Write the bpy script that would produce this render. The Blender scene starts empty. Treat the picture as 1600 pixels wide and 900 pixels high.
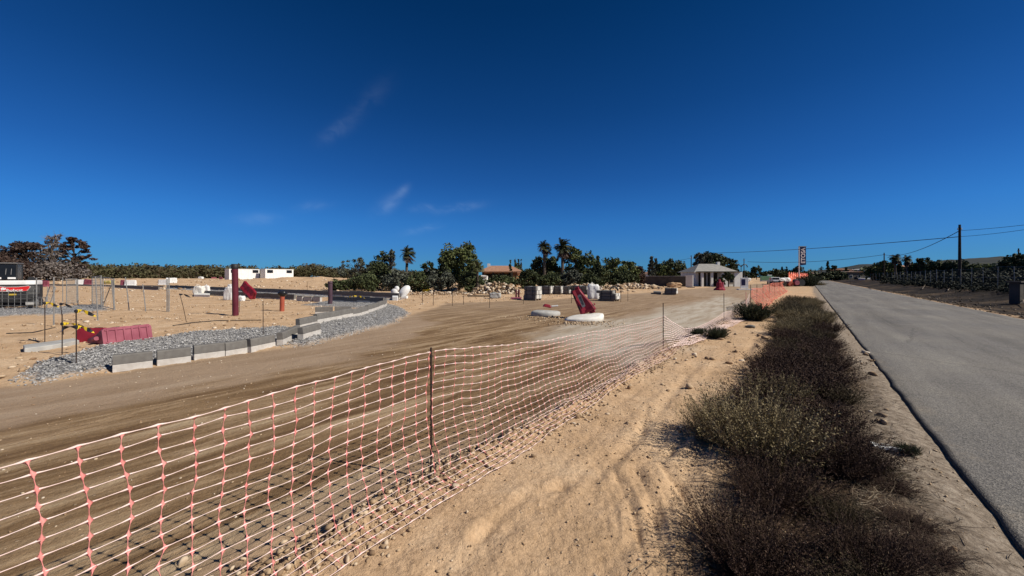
import bpy, bmesh, math, random
import numpy as np
from mathutils import Vector, Matrix, Euler

random.seed(7)
RS = np.random.RandomState(11)
SC = bpy.context.scene
COL = SC.collection

# ---------------------------------------------------------------- camera, sky, sun, exposure
F, HY, CH = 577.0, 432.0, 1.65          # focal length in photo pixels, horizon row, eye height
cd = bpy.data.cameras.new('camera')
cam = bpy.data.objects.new('camera', cd); COL.objects.link(cam)
cam.location = (0, 0, CH); cam.rotation_euler = (math.radians(90), 0, 0)
cd.sensor_width = 36; cd.lens = 36 * F / 1600; cd.shift_y = -(450 - HY) / 1600
cd.clip_start = 0.05; cd.clip_end = 6000
SC.camera = cam

SUN = Vector((.94, -.30, 0)).normalized()
ELEV = math.radians(40)
sv = Vector((SUN.x * math.cos(ELEV), SUN.y * math.cos(ELEV), math.sin(ELEV)))
sl = bpy.data.lights.new('sun', 'SUN'); sun = bpy.data.objects.new('sun', sl); COL.objects.link(sun)
sl.energy = 4.7; sl.angle = math.radians(.5); sl.color = (1, .94, .84)
sun.rotation_euler = sv.to_track_quat('Z', 'Y').to_euler()
sun.location = sv * 60

W = bpy.data.worlds.new('World'); SC.world = W; W.use_nodes = True
nt = W.node_tree; N = nt.nodes; L = nt.links
bg = N['Background']; bg.inputs[1].default_value = .08
sky = N.new('ShaderNodeTexSky'); sky.sky_type = 'NISHITA'; sky.sun_disc = False
sky.sun_elevation = ELEV; sky.sun_rotation = math.atan2(SUN.x, SUN.y)
sky.air_density = 1.0; sky.dust_density = .25; sky.ozone_density = 3.0; sky.altitude = 300
gam = N.new('ShaderNodeGamma'); gam.inputs[1].default_value = .725
mul = N.new('ShaderNodeMix'); mul.data_type = 'RGBA'; mul.blend_type = 'MULTIPLY'; mul.inputs[0].default_value = 1
L.new(sky.outputs[0], gam.inputs[0]); L.new(gam.outputs[0], mul.inputs[6])
# the photograph's deep polarised blue: the sky darkens smoothly from the horizon to the zenith
tc = N.new('ShaderNodeTexCoord'); sz = N.new('ShaderNodeSeparateXYZ'); L.new(tc.outputs['Generated'], sz.inputs[0])
er = N.new('ShaderNodeValToRGB'); er.color_ramp.interpolation = 'LINEAR'
_st = [(0.0, .125, .36, .60), (.044, .115, .325, .57), (.084, .106, .315, .59), (.139, .088, .305, .58), (.242, .058, .228, .465), (.39, .030, .165, .345), (.588, .008, .112, .235), (1.0, .006, .095, .20)]
_e = er.color_ramp.elements
for _p, _r, _g, _b in _st[1:-1]: _e.new(_p)
for q, (_p, _r, _g, _b) in zip(_e, _st): q.color = (_r * .858, _g * 1.05, _b * 1.275, 1)
L.new(sz.outputs[2], er.inputs[0])
mul2 = N.new('ShaderNodeMix'); mul2.data_type = 'RGBA'; mul2.blend_type = 'MULTIPLY'; mul2.inputs[0].default_value = 1; mul2.inputs[7].default_value = (2, 2, 2, 1)
L.new(er.outputs[0], mul2.inputs[6]); L.new(mul2.outputs[2], mul.inputs[7])
# thin cirrus wisps: soft stretched noise inside small patches of the sky
acc = None
def wisp(px, py, sx, sy, tilt, amt):
    """one faint cirrus patch around a direction; sx, sy in radians"""
    global acc
    d = Vector(((px - 800) / F, 1, (HY - py) / F)).normalized()
    r = Vector((d.y, -d.x, 0)).normalized(); u = r.cross(d)
    a = math.radians(tilt)
    ax = r * math.cos(a) + u * math.sin(a); ay = -r * math.sin(a) + u * math.cos(a)
    def dot(v):
        n = N.new('ShaderNodeVectorMath'); n.operation = 'DOT_PRODUCT'; n.inputs[1].default_value = v
        L.new(tc.outputs['Generated'], n.inputs[0]); return n.outputs['Value']
    def m(op, x, y=None):
        n = N.new('ShaderNodeMath'); n.operation = op
        for i, q in enumerate((x, y)):
            if q is None: continue
            if isinstance(q, (int, float)): n.inputs[i].default_value = q
            else: L.new(q, n.inputs[i])
        return n.outputs[0]
    x = m('DIVIDE', dot(ax), sx); y = m('DIVIDE', dot(ay), sy)
    r2 = m('ADD', m('MULTIPLY', x, x), m('MULTIPLY', y, y))
    g = m('POWER', 2.718, m('MULTIPLY', r2, -1.0))
    g = m('MULTIPLY', g, m('GREATER_THAN', dot(d), 0))
    g = m('MULTIPLY', g, amt)
    acc = g if acc is None else m('ADD', acc, g)
wisp(608, 318, .032, .015, 38, .7); wisp(628, 300, .022, .009, 48, .5); wisp(718, 325, .05, .010, 10, .7); wisp(525, 205, .040, .014, 42, .30)
wisp(662, 325, .03, .010, 8, .4); wisp(490, 322, .03, .010, 14, .45); wisp(400, 342, .04, .012, 6, .4); wisp(660, 358, .045, .009, 14, .35)
wisp(575, 160, .06, .018, 50, .14)
cn = N.new('ShaderNodeTexNoise'); cn.inputs['Scale'].default_value = 26; cn.inputs['Detail'].default_value = 6
cn.inputs['Distortion'].default_value = .8
mp = N.new('ShaderNodeMapping'); mp.inputs['Rotation'].default_value = (0, .6, 0); mp.inputs['Scale'].default_value = (.8, .8, 1.2)
L.new(tc.outputs['Generated'], mp.inputs[0]); L.new(mp.outputs[0], cn.inputs['Vector'])
cr = N.new('ShaderNodeMapRange'); cr.inputs[1].default_value = .35; cr.inputs[2].default_value = .75; cr.inputs[3].default_value = .15; cr.inputs[4].default_value = 1
L.new(cn.outputs[0], cr.inputs[0])
cm = N.new('ShaderNodeMath'); cm.operation = 'MULTIPLY'; L.new(acc, cm.inputs[0]); L.new(cr.outputs[0], cm.inputs[1])
cm2 = N.new('ShaderNodeMath'); cm2.operation = 'MULTIPLY'; cm2.inputs[1].default_value = .2; L.new(cm.outputs[0], cm2.inputs[0])
cmix = N.new('ShaderNodeMix'); cmix.data_type = 'RGBA'; cmix.inputs[7].default_value = (7.5, 9.5, 11.5, 1)
L.new(cm2.outputs[0], cmix.inputs[0]); L.new(mul.outputs[2], cmix.inputs[6])
L.new(cmix.outputs[2], bg.inputs[0])

SC.view_settings.view_transform = 'Standard'; SC.view_settings.look = 'None'
SC.view_settings.gamma = 1; SC.view_settings.exposure = .25
SC.cycles.max_bounces = 4; SC.cycles.diffuse_bounces = 2; SC.cycles.glossy_bounces = 2; SC.cycles.transparent_max_bounces = 6

# ---------------------------------------------------------------- geometry helpers
D = Vector((.625, .7806)); NN = Vector((.7806, -.625))      # road direction and its right-hand normal
def ST(s, t): return (D.x * s + NN.x * t, D.y * s + NN.y * t)
def toST(x, y): return x * D.x + y * D.y, x * NN.x + y * NN.y
def G(px, py, z=0.0):
    """ground point that a photo pixel looks at"""
    Y = F * (CH - z) / (py - HY); return Vector(((px - 800) / F * Y, Y, z))
def P(px, py, Y): return Vector(((px - 800) / F * Y, Y, CH - (py - HY) / F * Y))

def _h(ix, iy, seed):
    ix = ix.astype(np.int64); iy = iy.astype(np.int64)
    h = (ix * 374761393 + iy * 668265263 + seed * 1442695041) & 0xffffffff
    h = ((h ^ (h >> 13)) * 1274126177) & 0xffffffff
    return ((h ^ (h >> 16)) & 0xffff) / 65535.0
def vnoise(x, y, seed=0):
    x = np.asarray(x, float); y = np.asarray(y, float)
    ix = np.floor(x); iy = np.floor(y); fx = x - ix; fy = y - iy
    fx = fx * fx * (3 - 2 * fx); fy = fy * fy * (3 - 2 * fy)
    a = _h(ix, iy, seed); b = _h(ix + 1, iy, seed); c = _h(ix, iy + 1, seed); d = _h(ix + 1, iy + 1, seed)
    return (a * (1 - fx) + b * fx) * (1 - fy) + (c * (1 - fx) + d * fx) * fy * 1.0
def fbm(x, y, o=4, seed=0):
    v = 0; a = .5; t = 0
    for i in range(o):
        v = v + a * (vnoise(x, y, seed + i) - .5); t += a; a *= .5; x = np.asarray(x) * 2.03 + 7; y = np.asarray(y) * 2.03 + 3
    return v / t * 2
def sstep(a, b, x):
    t = np.clip((np.asarray(x, float) - a) / (b - a), 0, 1); return t * t * (3 - 2 * t)
def poly_sd(x, y, poly):
    """signed distance, positive inside"""
    dmin = np.full(np.shape(x), 1e9); ins = np.zeros(np.shape(x), bool)
    n = len(poly)
    for i in range(n):
        x1, y1 = poly[i][0], poly[i][1]; x2, y2 = poly[(i + 1) % n][0], poly[(i + 1) % n][1]
        ex, ey = x2 - x1, y2 - y1; l2 = ex * ex + ey * ey + 1e-12
        t = np.clip(((x - x1) * ex + (y - y1) * ey) / l2, 0, 1)
        dmin = np.minimum(dmin, np.hypot(x - x1 - t * ex, y - y1 - t * ey))
        c = ((y1 > y) != (y2 > y)) & (x < (x2 - x1) * (y - y1) / (y2 - y1 + 1e-12) + x1)
        ins ^= c
    return np.where(ins, dmin, -dmin)
def line_d(x, y, pts):
    dmin = np.full(np.shape(x), 1e9)
    for (x1, y1), (x2, y2) in zip(pts[:-1], pts[1:]):
        ex, ey = x2 - x1, y2 - y1; l2 = ex * ex + ey * ey + 1e-12
        t = np.clip(((x - x1) * ex + (y - y1) * ey) / l2, 0, 1)
        dmin = np.minimum(dmin, np.hypot(x - x1 - t * ex, y - y1 - t * ey))
    return dmin
def g2(px, py): v = G(px, py); return (v.x, v.y)

POLY_BROWN = [(-14, -3), (-9, 1.2), g2(-200, 735), g2(0, 690), g2(180, 650), g2(300, 614), g2(420, 592), g2(560, 562), g2(640, 524), g2(690, 502),
              g2(630, 483), g2(760, 471), g2(930, 463), g2(1060, 459), g2(1120, 466), g2(1000, 490), g2(930, 512), g2(1000, 548), ST(6, -2.45), ST(-8, -2.45)]
POLY_TRACK = [(-14, -3), (-12, 3), g2(-200, 610), g2(0, 602), g2(60, 598), g2(175, 583), g2(300, 564), g2(430, 546), g2(505, 532), g2(600, 508), g2(650, 490),
              g2(700, 474), g2(860, 468), g2(1000, 458), g2(1100, 450), g2(1180, 444), ST(110, -3), ST(30, -3.2), ST(12, -2.6), ST(6, -2.45), ST(-8, -2.45)]
POLY_PALE = [g2(820, 520), g2(930, 505), g2(1010, 490), g2(1130, 462), g2(1160, 470), ST(13, -2.5), ST(7, -2.5), g2(1000, 575), g2(900, 545)]
POLY_GR = [[g2(42, 596), g2(66, 570), g2(160, 543), g2(300, 521), g2(440, 511), g2(472, 519), g2(440, 540), g2(300, 558), g2(175, 577), g2(60, 599)],
           [g2(445, 541), g2(470, 520), g2(497, 508), g2(520, 500), g2(605, 476), g2(618, 478), g2(637, 490), g2(612, 506), g2(520, 530), g2(480, 540)],
           [g2(-60, 497), g2(-60, 483), g2(60, 483), g2(150, 476), g2(170, 484), g2(100, 492)],
           [g2(470, 478), g2(520, 470), g2(600, 474), g2(560, 482)]]
_a, _b = G(262, 450), G(632, 468)
_c, _d = G(312, 461), G(600, 480)
POLY_GR.append([(_a.x, _a.y), (_b.x, _b.y), (_b.x - .3, _b.y - 1.5), (_a.x - .3, _a.y - 1.8)])
RUTS = [([g2(1040, 738), g2(1062, 770), g2(1082, 830), g2(1098, 900)], .012, .05),
        ([g2(745, 850), g2(815, 790), g2(880, 765)], .035, .05),
        ([g2(995, 740), g2(1020, 800), g2(1035, 900)], .02, .05),
        ([g2(1010, 900), g2(985, 800), g2(960, 745)], .02, .04),
        ([g2(1040, 720), g2(1075, 690), g2(1090, 660)], .03, .04),
        ([g2(925, 760), g2(1000, 690), g2(1010, 640)], .02, .06),
        ([ST(1.2, -1.55), ST(4, -1.35), ST(7.5, -1.6)], .018, .09),
        ([ST(1.2, -.85), ST(4, -.75), ST(9, -1.0), ST(14, -1.1)], .02, .10)]
def gravel_w(x, y):
    w = 0
    n = fbm(x * 1.6, y * 1.6, 3, 40) * .12
    for p in POLY_GR: w = np.maximum(w, sstep(-.12, .12, poly_sd(x, y, p) + n))
    return w
def zones(x, y):
    x = np.asarray(x, float); y = np.asarray(y, float)
    s, t = toST(x, y)
    nb = fbm(s * .55, t * 1.5, 4, 5)
    track = sstep(-.25, .25, poly_sd(x, y, POLY_TRACK) + nb * .35)
    brown = sstep(-.45, .45, poly_sd(x, y, POLY_BROWN) + nb * 1.5) * track * (1 - .6 * sstep(9, 24, np.hypot(x, y)))
    pale = sstep(-.7, .7, poly_sd(x, y, POLY_PALE) + nb * .9)
    grav = gravel_w(x, y)
    n2 = fbm(x * .9, y * .9, 4, 9)
    dark = sstep(6.45, 7.0, t + n2 * .5) * (1 - .12 * sstep(0, .5, fbm(x * .35, y * .35, 3, 77)))
    # compost and plant litter under the scrub strip
    litter = sstep(.75, .2, np.abs(t - .1 + n2 * .25)) * sstep(-3, 0, s) * sstep(34, 24, s)
    shoulder = sstep(.30, .62, t + n2 * .22) * sstep(2, 1.5, t)
    return track, brown, pale, grav, dark, litter, shoulder
def H(x, y, fine=True):
    x = np.asarray(x, float); y = np.asarray(y, float)
    s, t = toST(x, y); r = np.hypot(x, y)
    n1 = fbm(x * .5, y * .5, 3, 21); n3 = fbm(x * 3.1, y * 3.1, 4, 22); n9 = fbm(x * 11, y * 11, 4, 23); n27 = fbm(x * 31, y * 31, 2, 24)
    nst = fbm(s * .55, t * 5.5, 3, 25); nst2 = fbm(s * 1.6 + t * 1.3, t * 14, 2, 26)
    if not fine: n9 = n27 = 0 * n3; n3 = .4 * n3
    edge = -2.42 + fbm(s * .9, s * 0 + 3, 3, 31) * .12
    berm = sstep(edge - .12, edge + .16, t) * sstep(1.05, .7, t)
    near = sstep(60, 20, r)
    tr = sstep(-.2, .3, poly_sd(x, y, POLY_TRACK))
    site = sstep(-2.2, -2.6, t)
    z = berm * (.04 + .008 * n1 + .005 * n3 + .006 * n9 + .005 * n27 + .013 * nst + .006 * nst2)
    z = z + site * (tr * (.010 * n3 + .006 * n9) + (1 - tr) * (.05 * n1 + .035 * n3 + .022 * n9) * (.3 + .7 * near))
    # crest of rough soil under the net
    z = z + .035 * np.exp(-((t - edge - .12) / .14) ** 2) * (1 + 1.2 * n3 + 1.3 * n27) * near
    for pts, dep, w in RUTS:
        d = line_d(x, y, pts)
        brk = .35 + .65 * sstep(-.25, .25, fbm(x * 4.3, y * 4.3, 3, 61))
        z = z - dep * .95 * brk * np.exp(-(d / (w * .75)) ** 2) * berm + dep * .35 * brk * np.exp(-((d - 1.6 * w) / w) ** 2) * berm
    # the broken rim of the deepest track: ground to its right stands higher, with a crumbled edge
    pa_, pb_ = RUTS[0][0][0], RUTS[0][0][-1]; ex, ey = pb_[0] - pa_[0], pb_[1] - pa_[1]; ll = math.hypot(ex, ey)
    u_ = ((x - pa_[0]) * ex + (y - pa_[1]) * ey) / ll; sd_ = ((x - pa_[0]) * ey - (y - pa_[1]) * ex) / ll + .035 * fbm(x * 6, y * 6, 3, 62) + .10 * np.sin(u_ * 2.2) - .02
    sd_ = -sd_ * 1.0
    z = z - berm * .045 * sstep(-.012, .012, sd_) * np.exp(-np.clip(sd_, 0, None) / .20) * sstep(-.15, .1, u_) * sstep(ll + .4, ll, u_)
    # tyre tread marks along two of the tracks
    for pts in (RUTS[0][0], RUTS[2][0], RUTS[3][0]):
        d = line_d(x, y, pts)
        z = z + .0022 * np.sin(d * 95) * np.exp(-(d / .2) ** 2) * berm
    z = z + .06 * gravel_w(x, y) * (1 + .5 * n9)
    # right of the asphalt: shallow ditch, then a bank up to the field
    rt = sstep(6.3, 6.6, t)
    z = z + rt * (-.10 * np.exp(-((t - 8.2) / .8) ** 2) + .42 * sstep(8.8, 11.8, t) + .07 * n1 * sstep(6.6, 8, t) + .05 * n3 * sstep(6.6, 7.4, t))
    # spoil heaps far left and behind the kerbs
    def bump(px, Y, hgt, wx, wy):
        cx = (px - 800) / F * Y
        return hgt * np.exp(-((x - cx) / wx) ** 2 - ((y - Y) / wy) ** 2)
    z = z + (bump(500, 92, .9, 14, 9) + bump(400, 78, .75, 16, 12) + bump(560, 75, .9, 9, 7) + bump(310, 105, .5, 18, 8)
             + bump(130, 90, .3, 20, 10) + bump(745, 45, .9, 2.6, 1.6) + bump(210, 160, .3, 60, 12)) * (1 + .5 * fbm(x * .4, y * .4, 3, 66))
    z = z + .5 * sstep(70, 140, r) * sstep(0, -30, t) + .25 * n1 * sstep(60, 140, r) * site
    # land rises gently to hills behind the field on the right
    z = z + 20 * sstep(200, 900, r) * sstep(60, 700, t)
    ua = sstep(1.02, 1.10, t) * sstep(6.45, 6.35, t)
    z = z * (1 - ua) - .06 * ua
    return z
def hz(x, y): return float(H(np.array([x]), np.array([y]))[0])
def GZ(px, py):
    v = G(px, py); v.z = hz(v.x, v.y); return v

# ---------------------------------------------------------------- object helpers
def tag(o, label=None, cat=None, group=None, kind=None):
    if label: o['label'] = label
    if cat: o['category'] = cat
    if group: o['group'] = group
    if kind: o['kind'] = kind
    return o
def thing(name, label, cat, loc=(0, 0, 0), rotz=0, group=None):
    o = bpy.data.objects.new(name, None); COL.objects.link(o)
    o.location = loc; o.rotation_euler = (0, 0, rotz); o.empty_display_size = .1
    return tag(o, label, cat, group)
def copy_tree(o, parent=None):
    c = o.copy(); COL.objects.link(c); c.parent = parent
    for ch in o.children: copy_tree(ch, c)
    return c
class MB:
    def __init__(s): s.v = []; s.f = []; s.m = []
    def add(s, v, f, mi=0):
        o = len(s.v); s.v += [tuple(q) for q in v]; s.f += [tuple(i + o for i in q) for q in f]; s.m += [mi] * len(f); return s
    def box(s, c, size, M=None, mi=0, taper=(1, 1)):
        x, y, z = [q / 2 for q in size]; v = []
        for k in (-1, 1):
            tx, ty = (1, 1) if k < 0 else taper
            for a, b in ((-1, -1), (1, -1), (1, 1), (-1, 1)): v.append(Vector((a * x * tx, b * y * ty, k * z)))
        if M is not None: v = [M @ q for q in v]
        v = [q + Vector(c) for q in v]
        return s.add(v, [(0, 3, 2, 1), (4, 5, 6, 7), (0, 1, 5, 4), (1, 2, 6, 5), (2, 3, 7, 6), (3, 0, 4, 7)], mi)
    def tube(s, pts, r, n=6, mi=0, cap=True, flat=1.0):
        pts = [Vector(p) for p in pts]; rs = r if isinstance(r, (list, tuple)) else [r] * len(pts)
        v = []; f = []
        for i, p in enumerate(pts):
            d = (pts[min(i + 1, len(pts) - 1)] - pts[max(i - 1, 0)]); d = d.normalized() if d.length else Vector((0, 0, 1))
            up = Vector((0, 0, 1)) if abs(d.z) < .9 else Vector((1, 0, 0))
            a = d.cross(up).normalized(); b = a.cross(d)
            for k in range(n):
                t = 2 * math.pi * k / n; v.append(p + a * (math.cos(t) * rs[i]) + b * (math.sin(t) * rs[i] * flat))
        for i in range(len(pts) - 1):
            for k in range(n): f.append((i * n + k, i * n + (k + 1) % n, (i + 1) * n + (k + 1) % n, (i + 1) * n + k))
        if cap: f += [tuple(range(n - 1, -1, -1)), tuple((len(pts) - 1) * n + k for k in range(n))]
        return s.add(v, f, mi)
    def prism(s, poly, d0, d1, fn=None, mi=0):
        """poly in (a,b), extruded from d0 to d1 along the third axis; fn maps (a,b,d) to a point"""
        fn = fn or (lambda a, b, d: (a, d, b)); n = len(poly)
        v = [fn(a, b, d0) for a, b in poly] + [fn(a, b, d1) for a, b in poly]
        f = [tuple(range(n)), tuple(range(2 * n - 1, n - 1, -1))] + [((i + 1) % n, i, i + n, (i + 1) % n + n) for i in range(n)]
        return s.add(v, f, mi)
    def lathe(s, prof, n=16, c=(0, 0, 0), M=None, mi=0):
        v = []; f = []
        for r, z in prof:
            for k in range(n):
                t = 2 * math.pi * k / n; q = Vector((r * math.cos(t), r * math.sin(t), z))
                if M is not None: q = M @ q
                v.append(q + Vector(c))
        for i in range(len(prof) - 1):
            for k in range(n): f.append((i * n + k, i * n + (k + 1) % n, (i + 1) * n + (k + 1) % n, (i + 1) * n + k))
        f += [tuple(range(n - 1, -1, -1)), tuple((len(prof) - 1) * n + k for k in range(n))]
        return s.add(v, f, mi)
    def build(s, name, mats, parent=None, smooth=False, bevel=0, subd=0):
        me = bpy.data.meshes.new(name); me.from_pydata(s.v, [], s.f)
        for m in (mats if isinstance(mats, (list, tuple)) else [mats]): me.materials.append(m)
        me.polygons.foreach_set('material_index', s.m)
        if smooth: me.polygons.foreach_set('use_smooth', [True] * len(s.f))
        bm = bmesh.new(); bm.from_mesh(me); bmesh.ops.recalc_face_normals(bm, faces=bm.faces)
        if bevel: bmesh.ops.bevel(bm, geom=bm.edges[:], offset=bevel, segments=1 if bevel < .02 else 2, profile=.6, affect='EDGES')
        bm.to_mesh(me); bm.free(); me.update()
        o = bpy.data.objects.new(name, me); COL.objects.link(o); o.parent = parent
        if subd:
            md = o.modifiers.new('s', 'SUBSURF'); md.levels = subd; md.render_levels = subd
        return o
def np_mesh(name, V, Fc, mats, parent=None, rnd=None, smooth=False, mi=None, link=True):
    """V (n,3), Fc (m,k) of equal size faces; rnd per-face scalar stored as attribute"""
    me = bpy.data.meshes.new(name); V = np.asarray(V, np.float32); Fc = np.asarray(Fc, np.int32)
    me.vertices.add(len(V)); me.vertices.foreach_set('co', V.ravel())
    k = Fc.shape[1]; me.loops.add(Fc.size); me.loops.foreach_set('vertex_index', Fc.ravel())
    me.polygons.add(len(Fc)); me.polygons.foreach_set('loop_start', np.arange(len(Fc), dtype=np.int32) * k)
    me.polygons.foreach_set('loop_total', np.full(len(Fc), k, np.int32))
    for m in (mats if isinstance(mats, (list, tuple)) else [mats]): me.materials.append(m)
    if mi is not None: me.polygons.foreach_set('material_index', np.asarray(mi, np.int32))
    if smooth: me.polygons.foreach_set('use_smooth', np.ones(len(Fc), bool))
    if rnd is not None:
        a = me.attributes.new('rnd', 'FLOAT', 'FACE'); a.data.foreach_set('value', np.asarray(rnd, np.float32))
    me.update(); me.validate()
    if not link: return me
    o = bpy.data.objects.new(name, me); COL.objects.link(o); o.parent = parent
    return o

# ---------------------------------------------------------------- materials
def _bsdf(m): return m.node_tree.nodes['Principled BSDF']
def mat(name, c1, c2=None, scale=6, rough=.8, bump=0, bscale=None, metal=0, detail=5, mix=(.35, .65), spec=.3, stretch=None):
    m = bpy.data.materials.new(name); m.use_nodes = True; t = m.node_tree; b = _bsdf(m)
    b.inputs['Roughness'].default_value = rough; b.inputs['Metallic'].default_value = metal
    b.inputs['Specular IOR Level'].default_value = spec
    c = t.nodes.new('ShaderNodeTexCoord')
    vec = c.outputs['Object']
    if stretch:
        mp = t.nodes.new('ShaderNodeMapping'); mp.inputs['Scale'].default_value = stretch; t.links.new(vec, mp.inputs[0]); vec = mp.outputs[0]
    n = t.nodes.new('ShaderNodeTexNoise'); n.inputs['Scale'].default_value = scale; n.inputs['Detail'].default_value = detail
    t.links.new(vec, n.inputs['Vector'])
    r = t.nodes.new('ShaderNodeValToRGB'); r.color_ramp.elements[0].position = mix[0]; r.color_ramp.elements[1].position = mix[1]
    r.color_ramp.elements[0].color = (*c1, 1); r.color_ramp.elements[1].color = (*(c2 or [q * .8 for q in c1]), 1)
    t.links.new(n.outputs[0], r.inputs[0]); t.links.new(r.outputs[0], b.inputs['Base Color'])
    if bump:
        n2 = t.nodes.new('ShaderNodeTexNoise'); n2.inputs['Scale'].default_value = bscale or scale * 4; n2.inputs['Detail'].default_value = 6
        t.links.new(vec, n2.inputs['Vector'])
        bp = t.nodes.new('ShaderNodeBump'); bp.inputs['Strength'].default_value = 1; bp.inputs['Distance'].default_value = bump
        t.links.new(n2.outputs[0], bp.inputs['Height']); t.links.new(bp.outputs[0], b.inputs['Normal'])
    return m
def leafmat(name, cols, rough=.65, trans=0):
    m = bpy.data.materials.new(name); m.use_nodes = True; t = m.node_tree; b = _bsdf(m)
    b.inputs['Roughness'].default_value = rough; b.inputs['Specular IOR Level'].default_value = .25
    a = t.nodes.new('ShaderNodeAttribute'); a.attribute_name = 'rnd'
    r = t.nodes.new('ShaderNodeValToRGB'); e = r.color_ramp.elements
    e[0].color = (*cols[0], 1); e[1].color = (*cols[-1], 1)
    for i, c in enumerate(cols[1:-1]): q = e.new((i + 1) / (len(cols) - 1)); q.color = (*c, 1)
    t.links.new(a.outputs['Fac'], r.inputs[0]); t.links.new(r.outputs[0], b.inputs['Base Color'])
    if trans:
        tr = t.nodes.new('ShaderNodeBsdfTranslucent'); mx = t.nodes.new('ShaderNodeMixShader'); mx.inputs[0].default_value = trans
        t.links.new(r.outputs[0], tr.inputs[0]); t.links.new(b.outputs[0], mx.inputs[1]); t.links.new(tr.outputs[0], mx.inputs[2])
        t.links.new(mx.outputs[0], t.nodes['Material Output'].inputs[0])
    return m

def ground_material():
    m = bpy.data.materials.new('earth'); m.use_nodes = True; t = m.node_tree; b = _bsdf(m); nd = t.nodes; lk = t.links
    b.inputs['Roughness'].default_value = .95; b.inputs['Specular IOR Level'].default_value = .1
    geo = nd.new('ShaderNodeNewGeometry'); pos = geo.outputs['Position']
    mp = nd.new('ShaderNodeMapping'); mp.inputs['Rotation'].default_value = (0, 0, -math.atan2(D.y, D.x)); mp.inputs['Scale'].default_value = (1, 1, 1); mp.vector_type = 'POINT'
    lk.new(pos, mp.inputs[0])
    st = nd.new('ShaderNodeMapping'); st.inputs['Scale'].default_value = (.35, 2.6, 1); lk.new(mp.outputs[0], st.inputs[0])
    def noise(vec, sc, det=6, dist=0, rough=.6):
        n = nd.new('ShaderNodeTexNoise'); n.inputs['Scale'].default_value = sc; n.inputs['Detail'].default_value = det
        n.inputs['Distortion'].default_value = dist; n.inputs['Roughness'].default_value = rough; lk.new(vec, n.inputs['Vector']); return n.outputs[0]
    def ramp(f, stops):
        r = nd.new('ShaderNodeValToRGB'); e = r.color_ramp.elements
        e[0].position = stops[0][0]; e[0].color = (*stops[0][1], 1); e[1].position = stops[-1][0]; e[1].color = (*stops[-1][1], 1)
        for p, c in stops[1:-1]: q = e.new(p); q.color = (*c, 1)
        lk.new(f, r.inputs[0]); return r.outputs[0]
    def mixc(f, a, c, mode='MIX'):
        n = nd.new('ShaderNodeMix'); n.data_type = 'RGBA'; n.blend_type = mode
        if isinstance(f, (int, float)): n.inputs[0].default_value = f
        else: lk.new(f, n.inputs[0])
        lk.new(a, n.inputs[6])
        if isinstance(c, tuple): n.inputs[7].default_value = c
        else: lk.new(c, n.inputs[7])
        return n.outputs[2]
    sand = ramp(noise(pos, .9, 9, .3, .68), [(.3, (.42, .275, .155)), (.5, (.53, .36, .215)), (.7, (.62, .455, .295))])
    sand = mixc(.55, sand, ramp(noise(pos, 24, 5, 0, .7), [(.3, (.42, .38, .34)), (.52, (1, 1, 1)), (.8, (1.3, 1.3, 1.3))]), 'MULTIPLY')
    brown = ramp(noise(st.outputs[0], 1.1, 9, .6, .66), [(.36, (.125, .072, .036)), (.47, (.205, .128, .065)), (.56, (.31, .21, .12)), (.67, (.45, .335, .21))])
    brown = mixc(.5, brown, ramp(noise(pos, 30, 4, 0, .7), [(.3, (.6, .6, .6)), (.6, (1.1, 1.1, 1.1))]), 'MULTIPLY')
    track = ramp(noise(st.outputs[0], .8, 9, .5, .62), [(.3, (.27, .185, .115)), (.5, (.33, .235, .155)), (.7, (.39, .29, .20))])
    track = mixc(.5, track, ramp(noise(pos, 40, 4, 0, .7), [(.3, (.7, .7, .7)), (.6, (1.08, 1.08, 1.08))]), 'MULTIPLY')
    pale = ramp(noise(st.outputs[0], 1.3, 8, .4, .6), [(.35, (.33, .26, .185)), (.6, (.47, .41, .33))])
    dark = ramp(noise(pos, .8, 9, .5, .7), [(.35, (.012, .009, .007)), (.55, (.026, .019, .014)), (.70, (.05, .038, .026)), (.85, (.13, .095, .06))])
    vor = nd.new('ShaderNodeTexVoronoi'); vor.inputs['Scale'].default_value = 26; lk.new(pos, vor.inputs['Vector'])
    sep = nd.new('ShaderNodeSeparateColor'); lk.new(vor.outputs['Color'], sep.inputs[0])
    grav = ramp(sep.outputs[0], [(0, (.13, .125, .12)), (.5, (.28, .27, .26)), (1, (.50, .485, .465))])
    litter = ramp(noise(pos, 18, 8, 1.0, .75), [(.35, (.02, .013, .009)), (.55, (.07, .045, .028)), (.72, (.22, .15, .09))])
    a = nd.new('ShaderNodeAttribute'); a.attribute_name = 'zoneA'; sa = nd.new('ShaderNodeSeparateColor'); lk.new(a.outputs['Color'], sa.inputs[0])
    a2 = nd.new('ShaderNodeAttribute'); a2.attribute_name = 'zoneB'; sb = nd.new('ShaderNodeSeparateColor'); lk.new(a2.outputs['Color'], sb.inputs[0])
    c = mixc(sa.outputs[0], sand, track); c = mixc(sa.outputs[1], c, brown); c = mixc(sa.outputs[2], c, pale)
    a3 = nd.new('ShaderNodeAttribute'); a3.attribute_name = 'zoneC'; sc_ = nd.new('ShaderNodeSeparateColor'); lk.new(a3.outputs['Color'], sc_.inputs[0])
    shoulder = ramp(noise(pos, 13, 8, .4, .75), [(.34, (.12, .092, .066)), (.5, (.25, .20, .15)), (.68, (.38, .32, .25))])
    c = mixc(sc_.outputs[0], c, shoulder)
    c = mixc(sb.outputs[1], c, dark); c = mixc(sb.outputs[2], c, litter); c = mixc(sb.outputs[0], c, grav)
    # scattered pale pebbles flush with the ground
    v2 = nd.new('ShaderNodeTexVoronoi'); v2.inputs['Scale'].default_value = 15; lk.new(pos, v2.inputs['Vector'])
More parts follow.
